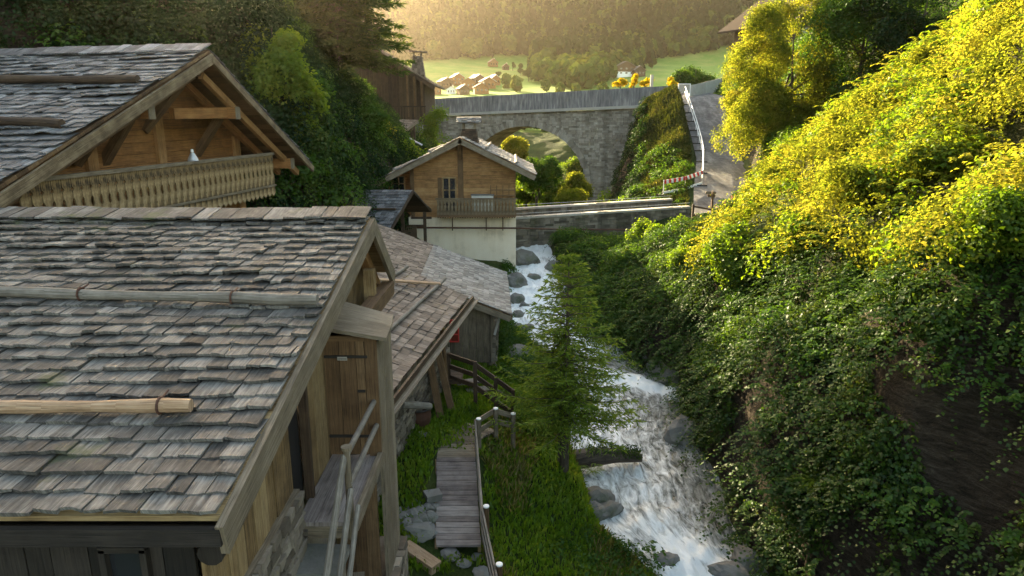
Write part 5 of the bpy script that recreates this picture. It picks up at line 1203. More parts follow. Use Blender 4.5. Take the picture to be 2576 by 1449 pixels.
mass('recess_growth', 'shaded growth in the hollow behind the sunny slope', 'undergrowth', 420, (9, 34, 26, 42), lambda x, y, z, n: clear(x, y) & ~((y > 33) & (x < 14.5)) & (y > np.interp(x, [9, 12, 16, 34], [36.2, 31.5, 28.5, 27])), (.4, .9), 220, (.1, .22), M['lf_mid'], lift=.5)

# --- trees and shrubs
def limb_tree(name, label, cat, base, h, crown_c, crown_r, mat, nclump, cr, dens, size, trunk_r=.12, nl=7, group=None, gap=.0, seed=None, droop=.35, flat=.8, bark='bark'):
    base = Vector(base); t = thing(name, label, cat, base, group); cc = np.array(crown_c, float); R = np.array(crown_r, float)
    d = unit(RNG.normal(size=(nclump, 3))); d[:, 2] = np.where(d[:, 2] < -.55, -d[:, 2], d[:, 2])
    nlb = max(4, nclump//14); ld = unit(RNG.normal(size=(nlb, 3))); lc = ld*RNG.uniform(.35, .92, (nlb, 1)); lr = RNG.uniform(.18, .42, nlb); li = RNG.integers(0, nlb, nclump)
    c = cc+(lc[li]+d*lr[li][:, None]*RNG.uniform(.5, 1.0, (nclump, 1)))*R
    c[:, 2] += lump(c[:, 0], c[:, 1], 1.5, 41)*.6
    r = RNG.uniform(cr[0], cr[1], nclump)
    pos, nm = clumps(c, r, d+np.array([0, 0, .3]), dens, flat, .35)
    leaves('crown', pos, nm, RNG.uniform(size[0], size[1], len(pos)), mat, t, droop=droop)
    mb = MB(); top = Vector(cc)+Z*R[2]*.5; mid_ = base.lerp(top, .5)+V(ru(-.1,.1), ru(-.1,.1), 0)*h*.3
    mb.tube([base-Z*.3, base.lerp(mid_, .5), mid_, top], [trunk_r, trunk_r*.85, trunk_r*.6, trunk_r*.15], 8)
    for i in RNG.choice(nclump, min(nl, nclump), replace=False):
        e = Vector(c[i]); s = base.lerp(top, ru(.3, .75)); mb.tube([s, s.lerp(e, .5)+Z*.1*h*.1, e], [trunk_r*.4, trunk_r*.25, .01+trunk_r*.05], 6)
    mb.build('trunk', M[bark], t); return t
def ray_shrub(name, label, cat, u, v, t, ru_, rv, mat, nclump, cr, dens, size, rd=None, base_drop=1.0, **kw):
    if t < 0: t = min(34, max(8, cliff(u, v, 0).dot(ray(u, v))/ray(u, v).length_squared+t))
    c = at_t(u, v, t); rx = ru_*t/F; rz = rv*t/F; ry = rd or (rx+rz)/2
    g = gz(c.x, c.y) if (-40 < c.x < 45 and c.y < 112) else c.z-rz*1.3
    return limb_tree(name, label, cat, (c.x, c.y, max(min(g, c.z-rz*.9), c.z-rz*1.7)), rz*2, c, (rx, ry, rz), mat, nclump, cr, dens, size, **kw)
ray_shrub('broadleaf_tree', 'golden sunlit broadleaf tree spreading over the right side of the road', 'tree', 1985, 205, 46, 185, 225, M['lf_gtree'], 420, (.5, 1.05), 420, (.09, .18), rd=3.6, trunk_r=.2)
ray_shrub('broadleaf_tree', 'bushy yellow green tree under the golden tree at the road edge', 'tree', 2000, 385, 44, 100, 75, M['lf_bright'], 110, (.4, .75), 380, (.1, .2), rd=2.2)
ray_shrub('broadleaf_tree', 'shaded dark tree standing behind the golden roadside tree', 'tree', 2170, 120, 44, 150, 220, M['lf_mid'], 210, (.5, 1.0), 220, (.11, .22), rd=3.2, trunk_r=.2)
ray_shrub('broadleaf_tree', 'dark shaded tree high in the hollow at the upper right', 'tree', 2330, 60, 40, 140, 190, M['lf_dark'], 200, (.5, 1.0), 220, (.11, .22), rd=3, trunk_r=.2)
for k, (u, v, a, b, mt, lab) in enumerate(((1905,520,50,34,'lf_gold','low golden bush at the foot of the sunny crest by the signpost'),(1965,455,62,45,'lf_gtree','yellow green bush rising on the crest beside the rusty shrub'),(2095,365,75,52,'lf_gold','broad golden bush midway up the sunny crest'),(2225,262,75,55,'lf_gtree','golden green bush high on the sunny crest'),(2345,160,80,60,'lf_gold','topmost golden bush on the sunny crest'),
 (2160,500,85,60,'lf_gtree','wide yellow green bush in the middle of the sunny slope'),(2390,400,90,75,'lf_gtree','large yellow green bush on the slope near the right frame edge'),(2470,215,80,80,'lf_gtree','tall golden green bush high at the right frame edge'),(2020,610,85,50,'lf_bright','green bush on the lower rim of the sunny slope'),(2260,640,80,55,'lf_gold','golden bush overhanging the shaded cliff'),(1860,640,70,60,'lf_bright','mid green bush hanging above the little fall'),(1745,650,60,50,'lf_bright','green bush at the shaded left end of the slope'),(2500,600,80,80,'lf_bright','loose green bush at the right frame edge'))):
    ray_shrub('slope_bush', lab, 'bush', u, v, -.35, a, b, M[mt], 90, (.22, .5), 620, (.06, .13), rd=1.0, group='bushes on the right slope')
ray_shrub('rusty_shrub', 'orange brown shrub at the bend where road and sunny slope meet', 'shrub', 2010, 395, 40, 55, 45, M['lf_rust'], 40, (.25, .5), 500, (.07, .15), rd=1.0)
ray_shrub('rusty_shrub', 'reddish brown bush hanging at the lower edge of the sunny slope', 'shrub', 2345, 710, 13.2, 75, 60, M['lf_rust'], 40, (.12, .28), 900, (.05, .1), rd=.6)
ray_shrub('leafy_bush', 'fresh green bush jutting from the shaded cliff on the right', 'bush', 2390, 925, 12.6, 85, 100, M['lf_bright'], 60, (.1, .26), 1400, (.05, .1), rd=.5)
ray_shrub('leafy_bush', 'dark green bush under the low bridge on the right bank', 'bush', 1640, 700, 31, 110, 95, M['lf_mid'], 80, (.35, .7), 420, (.08, .17), rd=1.7)
ray_shrub('leafy_bush', 'rounded green bush behind the spruce at the right bank', 'bush', 1600, 810, 27, 90, 80, M['lf_mid'], 60, (.3, .6), 500, (.08, .16), rd=1.3)
ray_shrub('leafy_bush', 'feathery green bush leaning on the low bridge wall', 'bush', 1660, 590, 35, 80, 34, M['lf_bright'], 50, (.3, .6), 420, (.08, .2), rd=1.5)
ray_shrub('leafy_bush', 'bright green shrub on the left hillside right of the chalet ridge', 'bush', 690, 150, -.9, 85, 150, M['lf_bright'], 100, (.35, .7), 380, (.09, .2), rd=2.0)
ray_shrub('leafy_bush', 'tall light green shrub at the hillside edge above the chalet eave', 'bush', 755, 290, -.9, 70, 130, M['lf_bright'], 90, (.3, .65), 400, (.09, .2), rd=1.6)
ray_shrub('leafy_bush', 'mid green shrub just right of the balcony chalet eave', 'bush', 735, 455, -.8, 75, 85, M['lf_mid'], 70, (.3, .6), 400, (.09, .18), rd=1.5)
ray_shrub('leafy_bush', 'green creeper covered column of leaves left of the dark shed', 'bush', 805, 430, -.7, 35, 130, M['lf_ivy'], 60, (.3, .55), 420, (.08, .16), rd=1.2)
ray_shrub('leafy_bush', 'dense glossy green shrub between dark shed and conifer', 'bush', 895, 385, 36, 90, 120, M['lf_mid'], 110, (.4, .8), 330, (.1, .2), rd=2.4)
ray_shrub('leafy_bush', 'yellow green sunlit shrub in front of the old dark chalet', 'bush', 960, 320, 41, 38, 62, M['lf_gold'], 50, (.4, .7), 320, (.1, .2), rd=1.5)
ray_shrub('leafy_bush', 'tall green shrub beside the pale pillar of the old dark chalet', 'bush', 1085, 350, 56, 42, 65, M['lf_bright'], 60, (.5, .9), 220, (.12, .24), rd=2)
for k, (u, v, t, a, b, mt, lab) in enumerate(((1352,452,52,52,54,'lf_mid','round dark green tree just right of the chalet roof seen through the arch'),(1446,482,60,38,40,'lf_gtree','golden tree at the right foot of the arch'),(1296,385,88,34,30,'lf_gold','orange tinted tree seen through the arch above the chalet roof'),(1325,470,56,40,45,'lf_bright','deep green tree beside the chalet wall under the arch'),(1440,508,50,30,18,'lf_gold','small yellow bush at the low bridge under the arch'),(1392,490,80,40,24,'lf_bright','pale green tree farther off in the arch opening'),(1452,430,95,16,24,'lf_bright','slim bright tree close to the arch right flank'))):
    ray_shrub('valley_tree', lab, 'tree', u, v, t, a, b, M[mt], 150, (.3*t/45, .6*t/45), 420/(t/45)**2, (.1*t/45, .2*t/45), rd=a*t/F)
for k, (u, v, a, b, lab) in enumerate(((1560,214,26,13,'low golden bush behind the left part of the parapet'),(1596,204,12,26,'pointed golden bush behind the middle of the parapet'),(1622,210,20,17,'golden bush behind the right part of the parapet'),(1693,213,14,14,'small golden bush between parapet end and barrier board'))):
    ray_shrub('golden_bush', lab, 'bush', u, v, 78, a, b, M['lf_yellow'], 46, (.16, .36), 600, (.1, .22), rd=.8, trunk_r=.05)
ray_shrub('broadleaf_tree', 'mid green tree behind the curved road wall at the top of the road', 'tree', 1750, 195, 100, 60, 38, M['lf_mid'], 80, (.8, 1.5), 90, (.22, .4), rd=3)

# --- spruces
def conifer(name, label, base, h, rad0, nb, mat, tuft, droop=.25, lean=0, group=None, bare=.08, trunk_r=.09, dens=1.0, tw=.10, upcurve=.1, prof=.8, whorl=1):
    base = Vector(base); t = thing(name, label, 'tree', base, group); P_ = []; N_ = []; D_ = []; S_ = []; bm_ = MB()
    bm_.tube([base-Z*.3, base+Z*h*.3, base+Z*h*.65, base+Z*h*.97], [trunk_r, trunk_r*.8, trunk_r*.45, trunk_r*.08], 8); bm_.build('trunk', M['bark'], t)
    tw_mb = MB()
    for i in range(nb):
        f = bare+(1-bare)*(i+.5)/nb; z = h*f; L = rad0*(1-f)**prof*ru(.7, 1.12)+.06*h*.2; az = ((i % whorl)*6.283/whorl+(i//whorl)*1.1 if whorl > 1 else i*2.399)+ru(-.3, .3); z = h*(bare+(1-bare)*((i//whorl)*whorl+.5*whorl+(i % whorl)*.25*(whorl > 1)+.0)/nb) if whorl > 1 else z
        dr = droop*(1-f)*ru(.6, 1.3)-.18*f; d = V(math.cos(az), math.sin(az), 0); o = base+Z*z; ns = max(4, int(L/.16*dens))
        prev = o; path = []
        for s in range(ns+1):
            q = s/ns; p = o+d*L*q+Z*(-dr*L*q+upcurve*L*q*q*(1 if dr > 0 else .3)); path.append(p)
        tw_mb.tube([path[0], path[len(path)//2], path[-1]], [.012*h/5, .008*h/5, .003*h/5], 4, False)
        side = d.cross(Z)
        for s in range(1, ns+1):
            q = s/ns; tl = L*.42*(1-q*.75)*ru(.6, 1.1)
            for sg in (-1, 1):
                td = (d*.75+side*sg*ru(.5, .95)+Z*ru(-.25, .02)*(1 if droop > .2 else .6)).normalized(); m_ = max(2, int(tl/tuft*1.5))
                for k in range(m_+1):
                    p = path[s]+td*(tl*k/m_)+Z*(-.12*tl*(k/m_)**2)
                    for _ in range(3):
                        P_.append(p); D_.append((td+V(ru(-.7,.7), ru(-.7,.7), ru(-.5,.45))).normalized())
            P_.append(path[s]); D_.append((d+V(ru(-.5,.5), ru(-.5,.5), ru(-.3,.5))).normalized())
    for k in range(10):
        P_.append(base+Z*h*(.93+.008*k)); D_.append((V(ru(-1,1), ru(-1,1), ru(.2, 1.4))).normalized())
    P_ = np.array(P_); D_ = np.array(D_); n = len(P_); s = tuft*RNG.uniform(.7, 1.4, (n, 1)); w = unit(np.cross(D_, RNG.normal(size=(n, 3))))*s*tw
    v = np.stack([P_, P_+D_*s*.5+w, P_+D_*s, P_+D_*s*.5-w], 1)
    tw_mb.build('branch_wood', M['bark'], t)
    np_mesh('needle_crown', v.reshape(-1, 3), np.arange(n*4).reshape(n, 4), mat, t); return t
sb_ = at_z(1418, 1190, -8.6); g = gz(sb_.x, sb_.y)
hs = at_y(1437, 640, sb_.y).z-g
conifer('spruce_tree', 'young green spruce standing on the bank in front of the stream', (sb_.x+.02, sb_.y, g), hs, 2.25, 133, M['lf_needle'], .125, droop=.22, bare=.21, trunk_r=.11, dens=1.15, upcurve=.22, prof=.8, whorl=7)
p = at_z(1407, 1186, -8.6); conifer('spruce_tree', 'thinner second spruce trunk close beside the young spruce', (p.x, p.y+.05, gz(p.x, p.y)), hs*.66, .7, 60, M['lf_needle'], .12, droop=.3, bare=.35, trunk_r=.05, upcurve=.2)
bc = at_t(862, 300, 39); conifer('large_conifer', 'tall dark conifer with drooping branches at the left of the valley view', (bc.x, bc.y, gz(bc.x, bc.y)), 17.5, 4.1, 280, M['lf_needle_dark'], .34, droop=.55, bare=.12, trunk_r=.28, dens=.75, upcurve=.15)
bc = at_t(790, 200, 45); conifer('large_conifer', 'second dark conifer behind the tall one on the left hillside', (bc.x, bc.y, gz(bc.x, bc.y)), 15, 3.8, 200, M['lf_needle_dark'], .36, droop=.5, bare=.1, trunk_r=.25, dens=.7)

# --- odd plants
def fern(name, label, base, n, L, mat):
    base = Vector(base); t = thing(name, label, 'fern', base); P_ = []; mb = MB(); vs = []
    for i in range(n):
        az = i*2*math.pi/n+ru(-.3, .3); d = V(math.cos(az), math.sin(az), 0); sd = d.cross(Z); l = L*ru(.7, 1.1)
        for k in range(26):
            q = k/26; p = base+d*l*q+Z*(l*(.75*q-.75*q*q)); w = l*.2*math.sin(math.pi*min(1, q*.9+.1))
            for sg in (-1, 1):
                e = p+sd*sg*w+d*w*.35-Z*w*.15; a = d*l*.013
                vs.append([p-a, (p+e)/2-a*1.3, e, (p+e)/2+a*1.3])
    vs = np.array([[tuple(q) for q in x] for x in vs]); np_mesh('frond', vs.reshape(-1, 3), np.arange(len(vs)*4).reshape(-1, 4), mat, t); return t
fern('fern', 'light green fern with arching fronds in the lower right bank', cliff(2065, 1215, .35), 9, .75, M['lf_bright'])
fern('fern', 'smaller fern just left of the water bend on the grassy bank', V(*(at_z(1490, 1185, -8.9))), 8, .45, M['lf_bright'])
a = cliff(2345, 790, .5); bb = at_t(2412, 905, a.length*.97); c = at_t(2490, 985, a.length*.95); d = at_t(2532, 1060, a.length*.94); e = at_t(2545, 1120, a.length*.94)
br_ = thing('bare_branch', 'long pale bare branch hanging down the shaded cliff at the right', 'branch', a)
MB().tube([a, a.lerp(bb, .5)+V(-.03,0,-.02), bb, bb.lerp(c, .5)+Z*.03, c, d, e], [.022, .02, .018, .016, .013, .009, .004], 6).build('branch_stem', M['pole'], br_)
mb = MB(); mb.tube([c, c+V(.2, 0, -.03)], [.008, .003], 5); mb.tube([d, d+V(-.18, 0, -.12)], [.008, .003], 5); mb.build('twig', M['pole'], br_)
a = cliff(1840, 860, .3); ms = thing('mossy_branch', 'crooked moss covered branch hanging over the right water edge', 'branch', a)
pth = [at_t(1848, 850, a.length), at_t(1852, 900, a.length-.1), at_t(1825, 938, a.length-.2), at_t(1780, 952, a.length-.3), at_t(1762, 1000, a.length-.3), at_t(1738, 1030, a.length-.3)]
MB().tube(pth, [.07, .075, .08, .075, .06, .03], 8, True, .15).build('branch_stem', M['bark'], ms)
pos = []; 
for i in range(len(pth)-1):
    for k in range(420): pos.append(pth[i].lerp(pth[i+1], rnd())+V(ru(-.11,.11), ru(-.11,.11), ru(-.22,.08)))
for k in range(500): pos.append(pth[3].lerp(pth[2], rnd())+V(ru(-.06,.06), ru(-.06,.06), -ru(.1,.75)**1.0))
pos = np.array([tuple(p) for p in pos]); leaves('moss', pos, RNG.normal(size=pos.shape), RNG.uniform(.03, .08, len(pos)), M['moss'], ms, asp=.4, droop=2)
q = np.array([tuple(LOGP[0].lerp(LOGP[1], rnd())+V(ru(-.05,.05), ru(-.22,.22), ru(.05,.3))) for _ in range(1500)]); leaves('moss', q, RNG.normal(size=q.shape)+np.array([0,0,1.]), RNG.uniform(.04, .09, len(q)), M['lf_ivy'], ml)
# rosebay stems
M['pink'] = leaf('pink_blossom', [(.1, (.30, .10, .12)), (.5, (.5, .22, .22)), (.9, (.62, .36, .32))], .4, (1.4, 1.2, 1.1))
for k, (u, v, l) in enumerate(((1812, 540, .8), (1830, 525, .8), (1850, 515, .9), (1872, 505, .9), (1890, 495, .9), (1820, 548, .7), (1905, 492, .8))):
    p = at_t(u, v, 36.5); g = V(p.x, p.y, p.z-1.3); t_ = thing('flower_stem', 'tall pink flowering stem on the crest below the signpost', 'flower', g, 'pink flowering stems along the crest')
    tip = p+V(ru(-.35,-.05), 0, l*.55); MB().tube([g, p, tip], [.015, .012, .005], 5).build('stem', M['rust'], t_)
    q = np.array([tuple(p.lerp(tip, rnd())+V(ru(-.07,.07), ru(-.07,.07), 0)) for _ in range(130)]); leaves('blossom', q, RNG.normal(size=q.shape), RNG.uniform(.05, .09, len(q)), M['pink'], t_)
# rope net on the hillside
nt_ = [at_t(592, 186, 24.5), at_t(625, 180, 24.5), at_t(670, 167, 24.5), at_t(700, 160, 24.4), at_t(728, 150, 24.2), at_t(745, 135, 24.2)]
tag(MB().tube(nt_, .014, 5).build('rope', M['cope'], loc=nt_[2]), 'thin pale rope slung across the bushes right of the big gable', 'rope')

# ================================================================== 13. road furniture
base = [(a.lerp(b, .14)) for a, b in zip(RL[1:6], RR[1:6])]
path = []
for i in range(len(base)-1):
    for k in range(8): path.append(base[i].lerp(base[i+1], k/8))
path.append(base[-1])
P2 = [Vector(p) for p in path]
def barrier(p, q, label, rails, group, red=False):
    d = (q-p); d.z *= 1; L = d.length; t = thing('road_barrier', label, 'barrier', p, group); s = V(d.y, -d.x, 0).normalized()
    if red:
        mb = MB(); n = 9
        for i in range(0, n): 
            a = p.lerp(q, i/n)+Z*.95; b = p.lerp(q, (i+.97)/n)+Z*.95
            (mb if i % 2 else MB()).beam(a, b, .04, .26) if i % 2 else None
        mb.build('white_panel', M['white'], t); mb = MB()
        for i in range(0, n, 2): mb.beam(p.lerp(q, i/n)+Z*.95, p.lerp(q, (i+1)/n)+Z*.95, .045, .24)
        mb.build('red_panel', M['red'], t)
        mb = MB(); mb.beam(p+Z*.25, q+Z*.25, .04, .14); mb.build('rail', M['white'], t)
    else:
        for z in rails: MB().tube([p+Z*z, q+Z*z], .045, 6).build('rail', M['white'], t)
    MB().tube([p, p+Z*1.1], .03, 6).build('upright', M['white'], t)
    if red: MB().tube([q, q+Z*1.1], .03, 6).build('upright', M['white'], t)
    mb = MB(); mb.box(p+Z*.06+s*-.1, (.85, .22, .1), (s, V(-s.y, s.x, 0), Z), .01); mb.build('rubber_foot', M['iron'], t)
    return t
stp = [0, 3, 6, 9, 12, 15, 18, 20, 22, 24, 26, 28, 30, 32]
names = ['nearest', 'second', 'third', 'fourth', 'fifth', 'sixth', 'seventh', 'eighth', 'ninth', 'tenth', 'eleventh', 'twelfth', 'last']
for i in range(3, len(stp)-1):
    barrier(P2[stp[i]], P2[stp[i+1]], f'white rail barrier on the road edge, {names[i-3]} uphill from the striped boards' if i < len(stp)-2 else 'white rail barrier on the road edge, topmost before the barrier board', (.55, 1.0), 'white barriers along the road edge')
pa, pb, pcn = at_t(1668, 494, 46), at_t(1722, 484, 47), at_t(1770, 458, 49)
pa.z = pb.z-.15
barrier(pa, pb, 'red and white striped barrier board standing at the low bridge end', (), 'striped barrier boards at the bridge end', True)
barrier(pb, P2[stp[3]], 'red and white striped barrier board linking to the white road barriers', (), 'striped barrier boards at the bridge end', True)
bp = at_t(1720, 243, 68); bbd = thing('barrier_board', 'square white framed board closing the road top beside the parapet end', 'board', bp)
MB().box(bp+Z*.75, (1.1, .08, .85)).build('board_panel', M['cope'], bbd); mb = MB()
for x in (-.58, .58): mb.box(bp+V(x, -.02, .55), (.09, .1, 1.2))
mb.box(bp+V(0, -.03, 1.2), (1.25, .08, .08)); mb.build('board_frame', M['white'], bbd)
sp_ = at_t(1789, 545, 40.5); sg = thing('signpost', 'brown wooden signpost with two pointed arms beside the road', 'signpost', sp_)
MB().box(sp_+Z*.72, (.11, .11, 1.5)).build('post', M['brown'], sg)
c = at_t(1789, 485, 40.5)
for dz, sg_ in ((.0, 1),):
    f = lambda x, z: c+V(x, -.07, z)
    MB().prism([f(-.32, -.09), f(.2, -.09), f(.32, 0), f(.2, .09), f(-.32, .09), f(-.36, 0)], (0, .04, 0), V(0,0,1), V(1,0,0)).build('sign_arm', M['board'], sg)
    MB().prism([f(-.2, -.24), f(.22, -.24), f(.26, -.1), f(-.22, -.1)], (0, .045, 0), V(0,0,1), V(1,0,0)).build('sign_arm', M['brown'], sg)
ff = thing('post_fence', 'short dark rail fence between low bridge and signpost', 'fence', at_t(1745, 545, 40))
a, b = at_t(1744, 518, 39.6), at_t(1808, 545, 39.6)
for p in (a, b): MB().box(V(p.x, p.y, p.z-.5), (.12, .12, 1.2)).build('fence_post', M['dark'], ff)
MB().beam(a-Z*.02, b+Z*.32, .06, .1).build('fence_rail', M['dark'], ff); MB().beam(a-Z*.55, b-Z*.15, .06, .1).build('fence_rail', M['dark'], ff)
cw = thing('curved_road_wall', 'pale smooth retaining wall curving up to the right at the road top', 'wall', at_t(1760, 235, 70))
T_ = [at_t(*k) for k in ((1736,214,68),(1755,211,69),(1775,206,71),(1800,200,74),(1822,193,77),(1845,186,80))]; B_ = [at_t(*k) for k in ((1736,243,68),(1755,242,69),(1775,240,71),(1800,232,74),(1822,216,77),(1845,205,80))]
mb = MB()
for i in range(5): mb.prism([B_[i], B_[i+1], T_[i+1], T_[i]], (.0, .3, 0))
mb.build('wall_body', M['cope'], cw)
yp = at_t(1639, 218, 76); tag(MB().box(yp+Z*.3, (.3, .3, 1.9)).build('marker_post', M['cope'], loc=yp), 'pale marker post behind the parapet beside the golden bushes', 'post')

# ================================================================== 14. houses
def house(name, label, u, v, w, d, hw, hr, wall, roof, yaw=0, loc=None, base_mat=None, group=None, eave=.5, cat='house'):
    p = loc or far_at(u, v); t = thing(name, label, cat, (0, 0, 0), group); zb_ = 0
    mb = MB(); mb.box((0, 0, hw/2-1), (w, d, hw+2)); mb.prism([V(-w/2, -d/2, hw), V(w/2, -d/2, hw), V(0, -d/2, hw+hr)], (0, d, 0)); mb.build('wall', M[wall], t)
    if base_mat: MB().box((0, 0, hw*.2-.8), (w+.06, d+.06, hw*.45+1.6)).build('plinth', M[base_mat], t)
    mb = MB(); th = .22; k = hr/(w/2); e = w/2+eave
    for s in (-1, 1):
        q = [V(0, -d/2-eave, hw+hr+.05), V(s*e, -d/2-eave, hw+hr-k*e+.05), V(s*e, d/2+eave, hw+hr-k*e+.05), V(0, d/2+eave, hw+hr+.05)]; mb.prism(q, (0, 0, th))
    mb.build('roof', M[roof], t)
    for zz in ([hw*.3, hw*.75] if hw > 4 else [hw*.55]):
        for x in (-.3, 0, .3):
            MB().box((x*w, -d/2-.03, zz), (w*.12, .06, 1.1)).build('window', M['glass'], t)
    MB().box((w*.2, d*.1, hw+hr*.75+.6), (.7, .7, 1.6)).build('chimney', M['render'], t)
    if cat == 'chalet' : MB().box((0, -d/2-.5, hw*.55), (w*.95, 1.0, .7)).build('balcony', M['brown'], t)
    t.location = p; t.rotation_euler = (0, 0, yaw); return t
M['tin'] = plain('pale_sheet_roof', (.5, .46, .42), .4, .1, spec=.6); M['tile'] = plain('red_brown_roof', (.26, .14, .10), .7, .2)
HS = [(1240,168,'lone farmhouse with steep roof high on the left meadow',11,10,5,3.5,'warm','tile',.3),(1272,176,'small barn near the lone farmhouse on the meadow',7,7,3.5,2.4,'brown','tile',.2),
 (1120,222,'white house with reddish roof at the left of the far village',11,10,5,2.6,'brown','tile',.5),(1090,238,'low house with pale roof beside the old dark chalet eave',12,10,4,2.4,'warm','tin',.2),(1150,214,'tall house with bright pale roof in the far village',11,10,6,2.8,'warm','tin',.4),(1178,224,'brown chalet with wide roof in the village middle',12,10,5,2.8,'warm','tile',.1),
 (1200,213,'upper village house with shining sheet roof',11,10,5,2.7,'brown','tin',.6),(1226,222,'right hand village house with pale sheet roof',12,11,5,2.8,'warm','tin',.3),(1242,214,'house at the upper right end of the far village',9,9,5,2.6,'warm','tin',.5),(1210,236,'nearest village house low above the parapet',11,9,4.5,2.5,'warm','tile',.2),(1135,236,'small white roofed shed low in the village',7,6,3,1.8,'white','tin',.1),(1165,238,'small brown house just above the parapet',8,8,4,2.2,'brown','tile',.4)]
for u, v, lab, w, d, hw, hr, wm, rm, yw in HS: house('village_house', lab, u, v, w*.68, d*.68, hw*.75, hr*.8, wm, rm, yw, group='houses of the far village')
house('farmhouse', 'chalet with white ground floor and brown top below the right meadow', 1565, 192, 13, 11, 6, 3, 'brown', 'shingle_brown', .35, base_mat='white')
house('farm_hut', 'small dark wooden hut right of the white and brown farmhouse', 1603, 192, 8, 7, 3.6, 2.6, 'dark', 'shingle_brown', .35)
house('hillside_chalet', 'brown chalet half hidden by the golden tree at the road top', 0, 0, 11, 9, 6.2, 3.4, 'dark', 'dark_roof', .5, loc=V(at_t(1985, 60, 86).x+.6, at_t(1900, 60, 86).y, at_t(1800, 75, 86).z-5.6), eave=1.5, cat='chalet')

# ================================================================== 15. far trees
def tree_field(name, label, P, H, kind, mat):
    """many far trees merged into one mesh : lumpy crowns of small facets"""
    vs = []; k = 46 if kind == 'leaf' else 40
    n = len(P); d = unit(RNG.normal(size=(n, k, 3))); h = H[:, None]
    if kind == 'leaf':
        c = np.stack([d[..., 0]*h*.34, d[..., 1]*h*.34, h*.55+d[..., 2]*h*.42], -1); nn = unit(d+RNG.normal(size=d.shape)*.35)
        s = h[..., None]*.20*RNG.uniform(.7, 1.3, (n, k, 1))
    else:
        q = RNG.random((n, k))**.7; az = RNG.uniform(0, 6.283, (n, k)); r = q*h*.2; c = np.stack([np.cos(az)*r, np.sin(az)*r, h*(1-q*.95)], -1); nn = unit(np.stack([np.cos(az), np.sin(az), .5+0*az], -1)+RNG.normal(size=d.shape)*.3); s = h[..., None]*(.07+.10*q[..., None])*RNG.uniform(.7, 1.3, (n, k, 1))
    c = (c+P[:, None, :]).reshape(-1, 3); nn = nn.reshape(-1, 3); s = s.reshape(-1, 1); t = unit(np.cross(nn, RNG.normal(size=nn.shape))); b = np.cross(nn, t)
    v = np.stack([c-t*s, c+b*s, c+t*s, c-b*s], 1)
    o = np_mesh(name, v.reshape(-1, 3), np.arange(len(c)*4).reshape(-1, 4), mat); return stuff(o, label, 'forest')
def forest_pts(n, ylo, yhi, cond):
    y = RNG.uniform(ylo, yhi, n); x = y*RNG.uniform(-.30, .62, n); z = far_z(x, y); p = np.stack([x, y, z], 1); ok, u, v = in_view(p, 200, 420)
    k = ok & cond(u, v, x, y); return p[k]
edge = lambda u: np.interp(u, [900, 1000, 1180, 1260, 1340, 1345, 1440, 1480, 1620, 1640, 1700, 1800, 1900], [150, 150, 148, 140, 136, 205, 222, 222, 165, 152, 140, 128, 125])
M['far_con'] = leaf('far_conifer', [(.1, (.008, .018, .009)), (.5, (.016, .032, .013)), (.9, (.038, .055, .02))], .1, gloss=0, patch=.5, patch_scale=.02)  # conifer colour darkened in place of the mountain's shade
M['far_dec'] = leaf('far_broadleaf', [(.1, (.02, .045, .01)), (.5, (.055, .09, .018)), (.9, (.13, .14, .03))], .15, gloss=0, patch=.5, patch_scale=.03)
up = lambda u, v, x, y: v < edge(u)+RNG.normal(size=len(u))*3
p = forest_pts(22000, 480, 1900, up); tree_field('forest', 'dark conifer forest covering the far mountainside', p, RNG.uniform(13, 25, len(p)), 'con', M['far_con'])
p = forest_pts(5600, 480, 1800, up); tree_field('forest', 'lighter broadleaf trees mixed in the mountain forest', p, RNG.uniform(11, 19, len(p)), 'leaf', M['far_dec'])
near = lambda u, v, x, y: (v < edge(u)+3) & (u > 1335) & (u < 1660) & (v > 120)
p = forest_pts(9000, 240, 560, near); p = p[:420]; tree_field('woodland', 'woodland of broadleaf trees between the far meadows', p, RNG.uniform(9, 15, len(p)), 'leaf', M['far_dec'])
rt_ = lambda u, v, x, y: (u > 1650) & (u < 1800) & (v > 60) & (v < 138-(u-1650)*.05)
p = forest_pts(9000, 420, 700, rt_)[:160]; tree_field('woodland', 'bright broadleaf woodland edge above the right meadow', p, RNG.uniform(12, 18, len(p)), 'leaf', M['far_dec'])
pa_ = lambda u, v, x, y: (u > 1080) & (u < 1540) & (v > 205) & (v < 246) & (RNG.random(len(u)) < .5)
p = forest_pts(3000, 260, 440, pa_)[:7]; tree_field('woodland', 'scattered broadleaf trees in front of the far village', p, RNG.uniform(6, 10, len(p)), 'leaf', M['far_dec'])
ba_ = lambda u, v, x, y: (u > 1270) & (u < 1420) & (v > 300) & (v < 338)
p = forest_pts(4000, 120, 330, ba_)[:14]; tree_field('woodland', 'row of trees on the meadow seen through the arch', p, RNG.uniform(5, 8, len(p)), 'leaf', M['far_dec'])
for k, (u, v, h, lab) in enumerate(((1310,190,8,'single round tree on the left far meadow'),(1290,178,6,'smaller round tree above the left far meadow'),(1330,205,9,'broad tree at the woodland corner right of the village'),(1255,196,6,'small tree between farmhouse and village'),(1640,172,7,'single tree at the corner of the right meadow'))):
    q = far_at(u, v); limb_tree('meadow_tree', lab, 'tree', q, h, q+Z*h*.55, (h*.36, h*.36, h*.4), M['far_dec'], 30, (h*.12, h*.2), 60/ (h/8)**2, (.5, .9), trunk_r=.25)

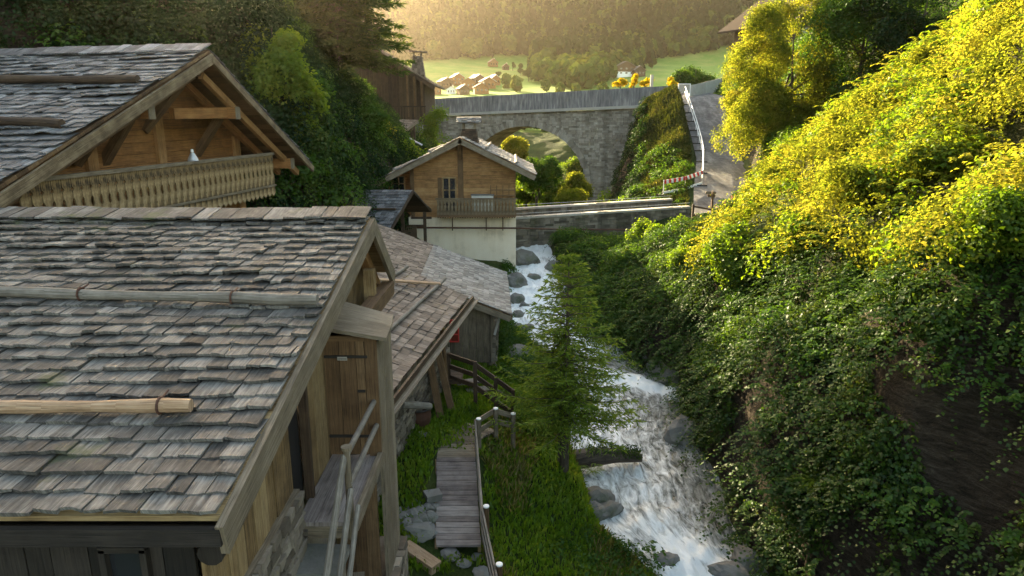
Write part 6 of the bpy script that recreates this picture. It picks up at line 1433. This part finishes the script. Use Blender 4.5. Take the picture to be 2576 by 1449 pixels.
# ================================================================== 16. light, air, camera settings
AZ = rad(-26); EL = rad(18.5)
SUN = V(math.sin(AZ)*math.cos(EL), math.cos(AZ)*math.cos(EL), math.sin(EL))
sl_ = bpy.data.lights.new('sun', 'SUN'); so = bpy.data.objects.new('sun', sl_); COL.objects.link(so); so.rotation_euler = SUN.to_track_quat('Z', 'Y').to_euler(); so.location = SUN*60
sl_.energy = 4.4; sl_.angle = rad(.5); sl_.color = (1, .80, .48)
w = bpy.data.worlds.new("World"); S.world = w; w.use_nodes = True; nt = w.node_tree; bg = nt.nodes['Background']
sk = nt.nodes.new('ShaderNodeTexSky'); sk.sky_type = 'NISHITA'; sk.sun_disc = False; sk.sun_elevation = EL; sk.sun_rotation = AZ; sk.dust_density = 2.0
tn = nt.nodes.new('ShaderNodeMix'); tn.data_type = 'RGBA'; tn.blend_type = 'MULTIPLY'; tn.inputs[0].default_value = 1; tn.inputs[7].default_value = (1.0, .86, .66, 1)
nt.links.new(sk.outputs[0], tn.inputs[6]); nt.links.new(tn.outputs[2], bg.inputs[0]); bg.inputs[1].default_value = .11
hz = MB(); hz.box((0, 950, 325), (2700, 2150, 710)); ho = hz.build('haze', M['white'])
hm = bpy.data.materials.new('valley_haze'); hm.use_nodes = True; t = hm.node_tree; t.nodes.clear(); o_ = t.nodes.new('ShaderNodeOutputMaterial'); pv = t.nodes.new('ShaderNodeVolumePrincipled')
pv.inputs['Color'].default_value = (1.0, .86, .66, 1); pv.inputs['Density'].default_value = .000135; pv.inputs['Anisotropy'].default_value = .9
t.links.new(pv.outputs[0], o_.inputs['Volume']); ho.data.materials[0] = hm; ho['kind'] = 'stuff'
tag(ho, 'thin warm haze filling the valley air', 'haze')
S.view_settings.view_transform = 'Standard'; S.view_settings.look = 'None'; S.view_settings.exposure = 3.15; S.view_settings.gamma = 1
S.render.engine = 'CYCLES'; S.cycles.use_denoising = True; S.cycles.max_bounces = 8; S.cycles.transparent_max_bounces = 4; S.cycles.sample_clamp_indirect = 6
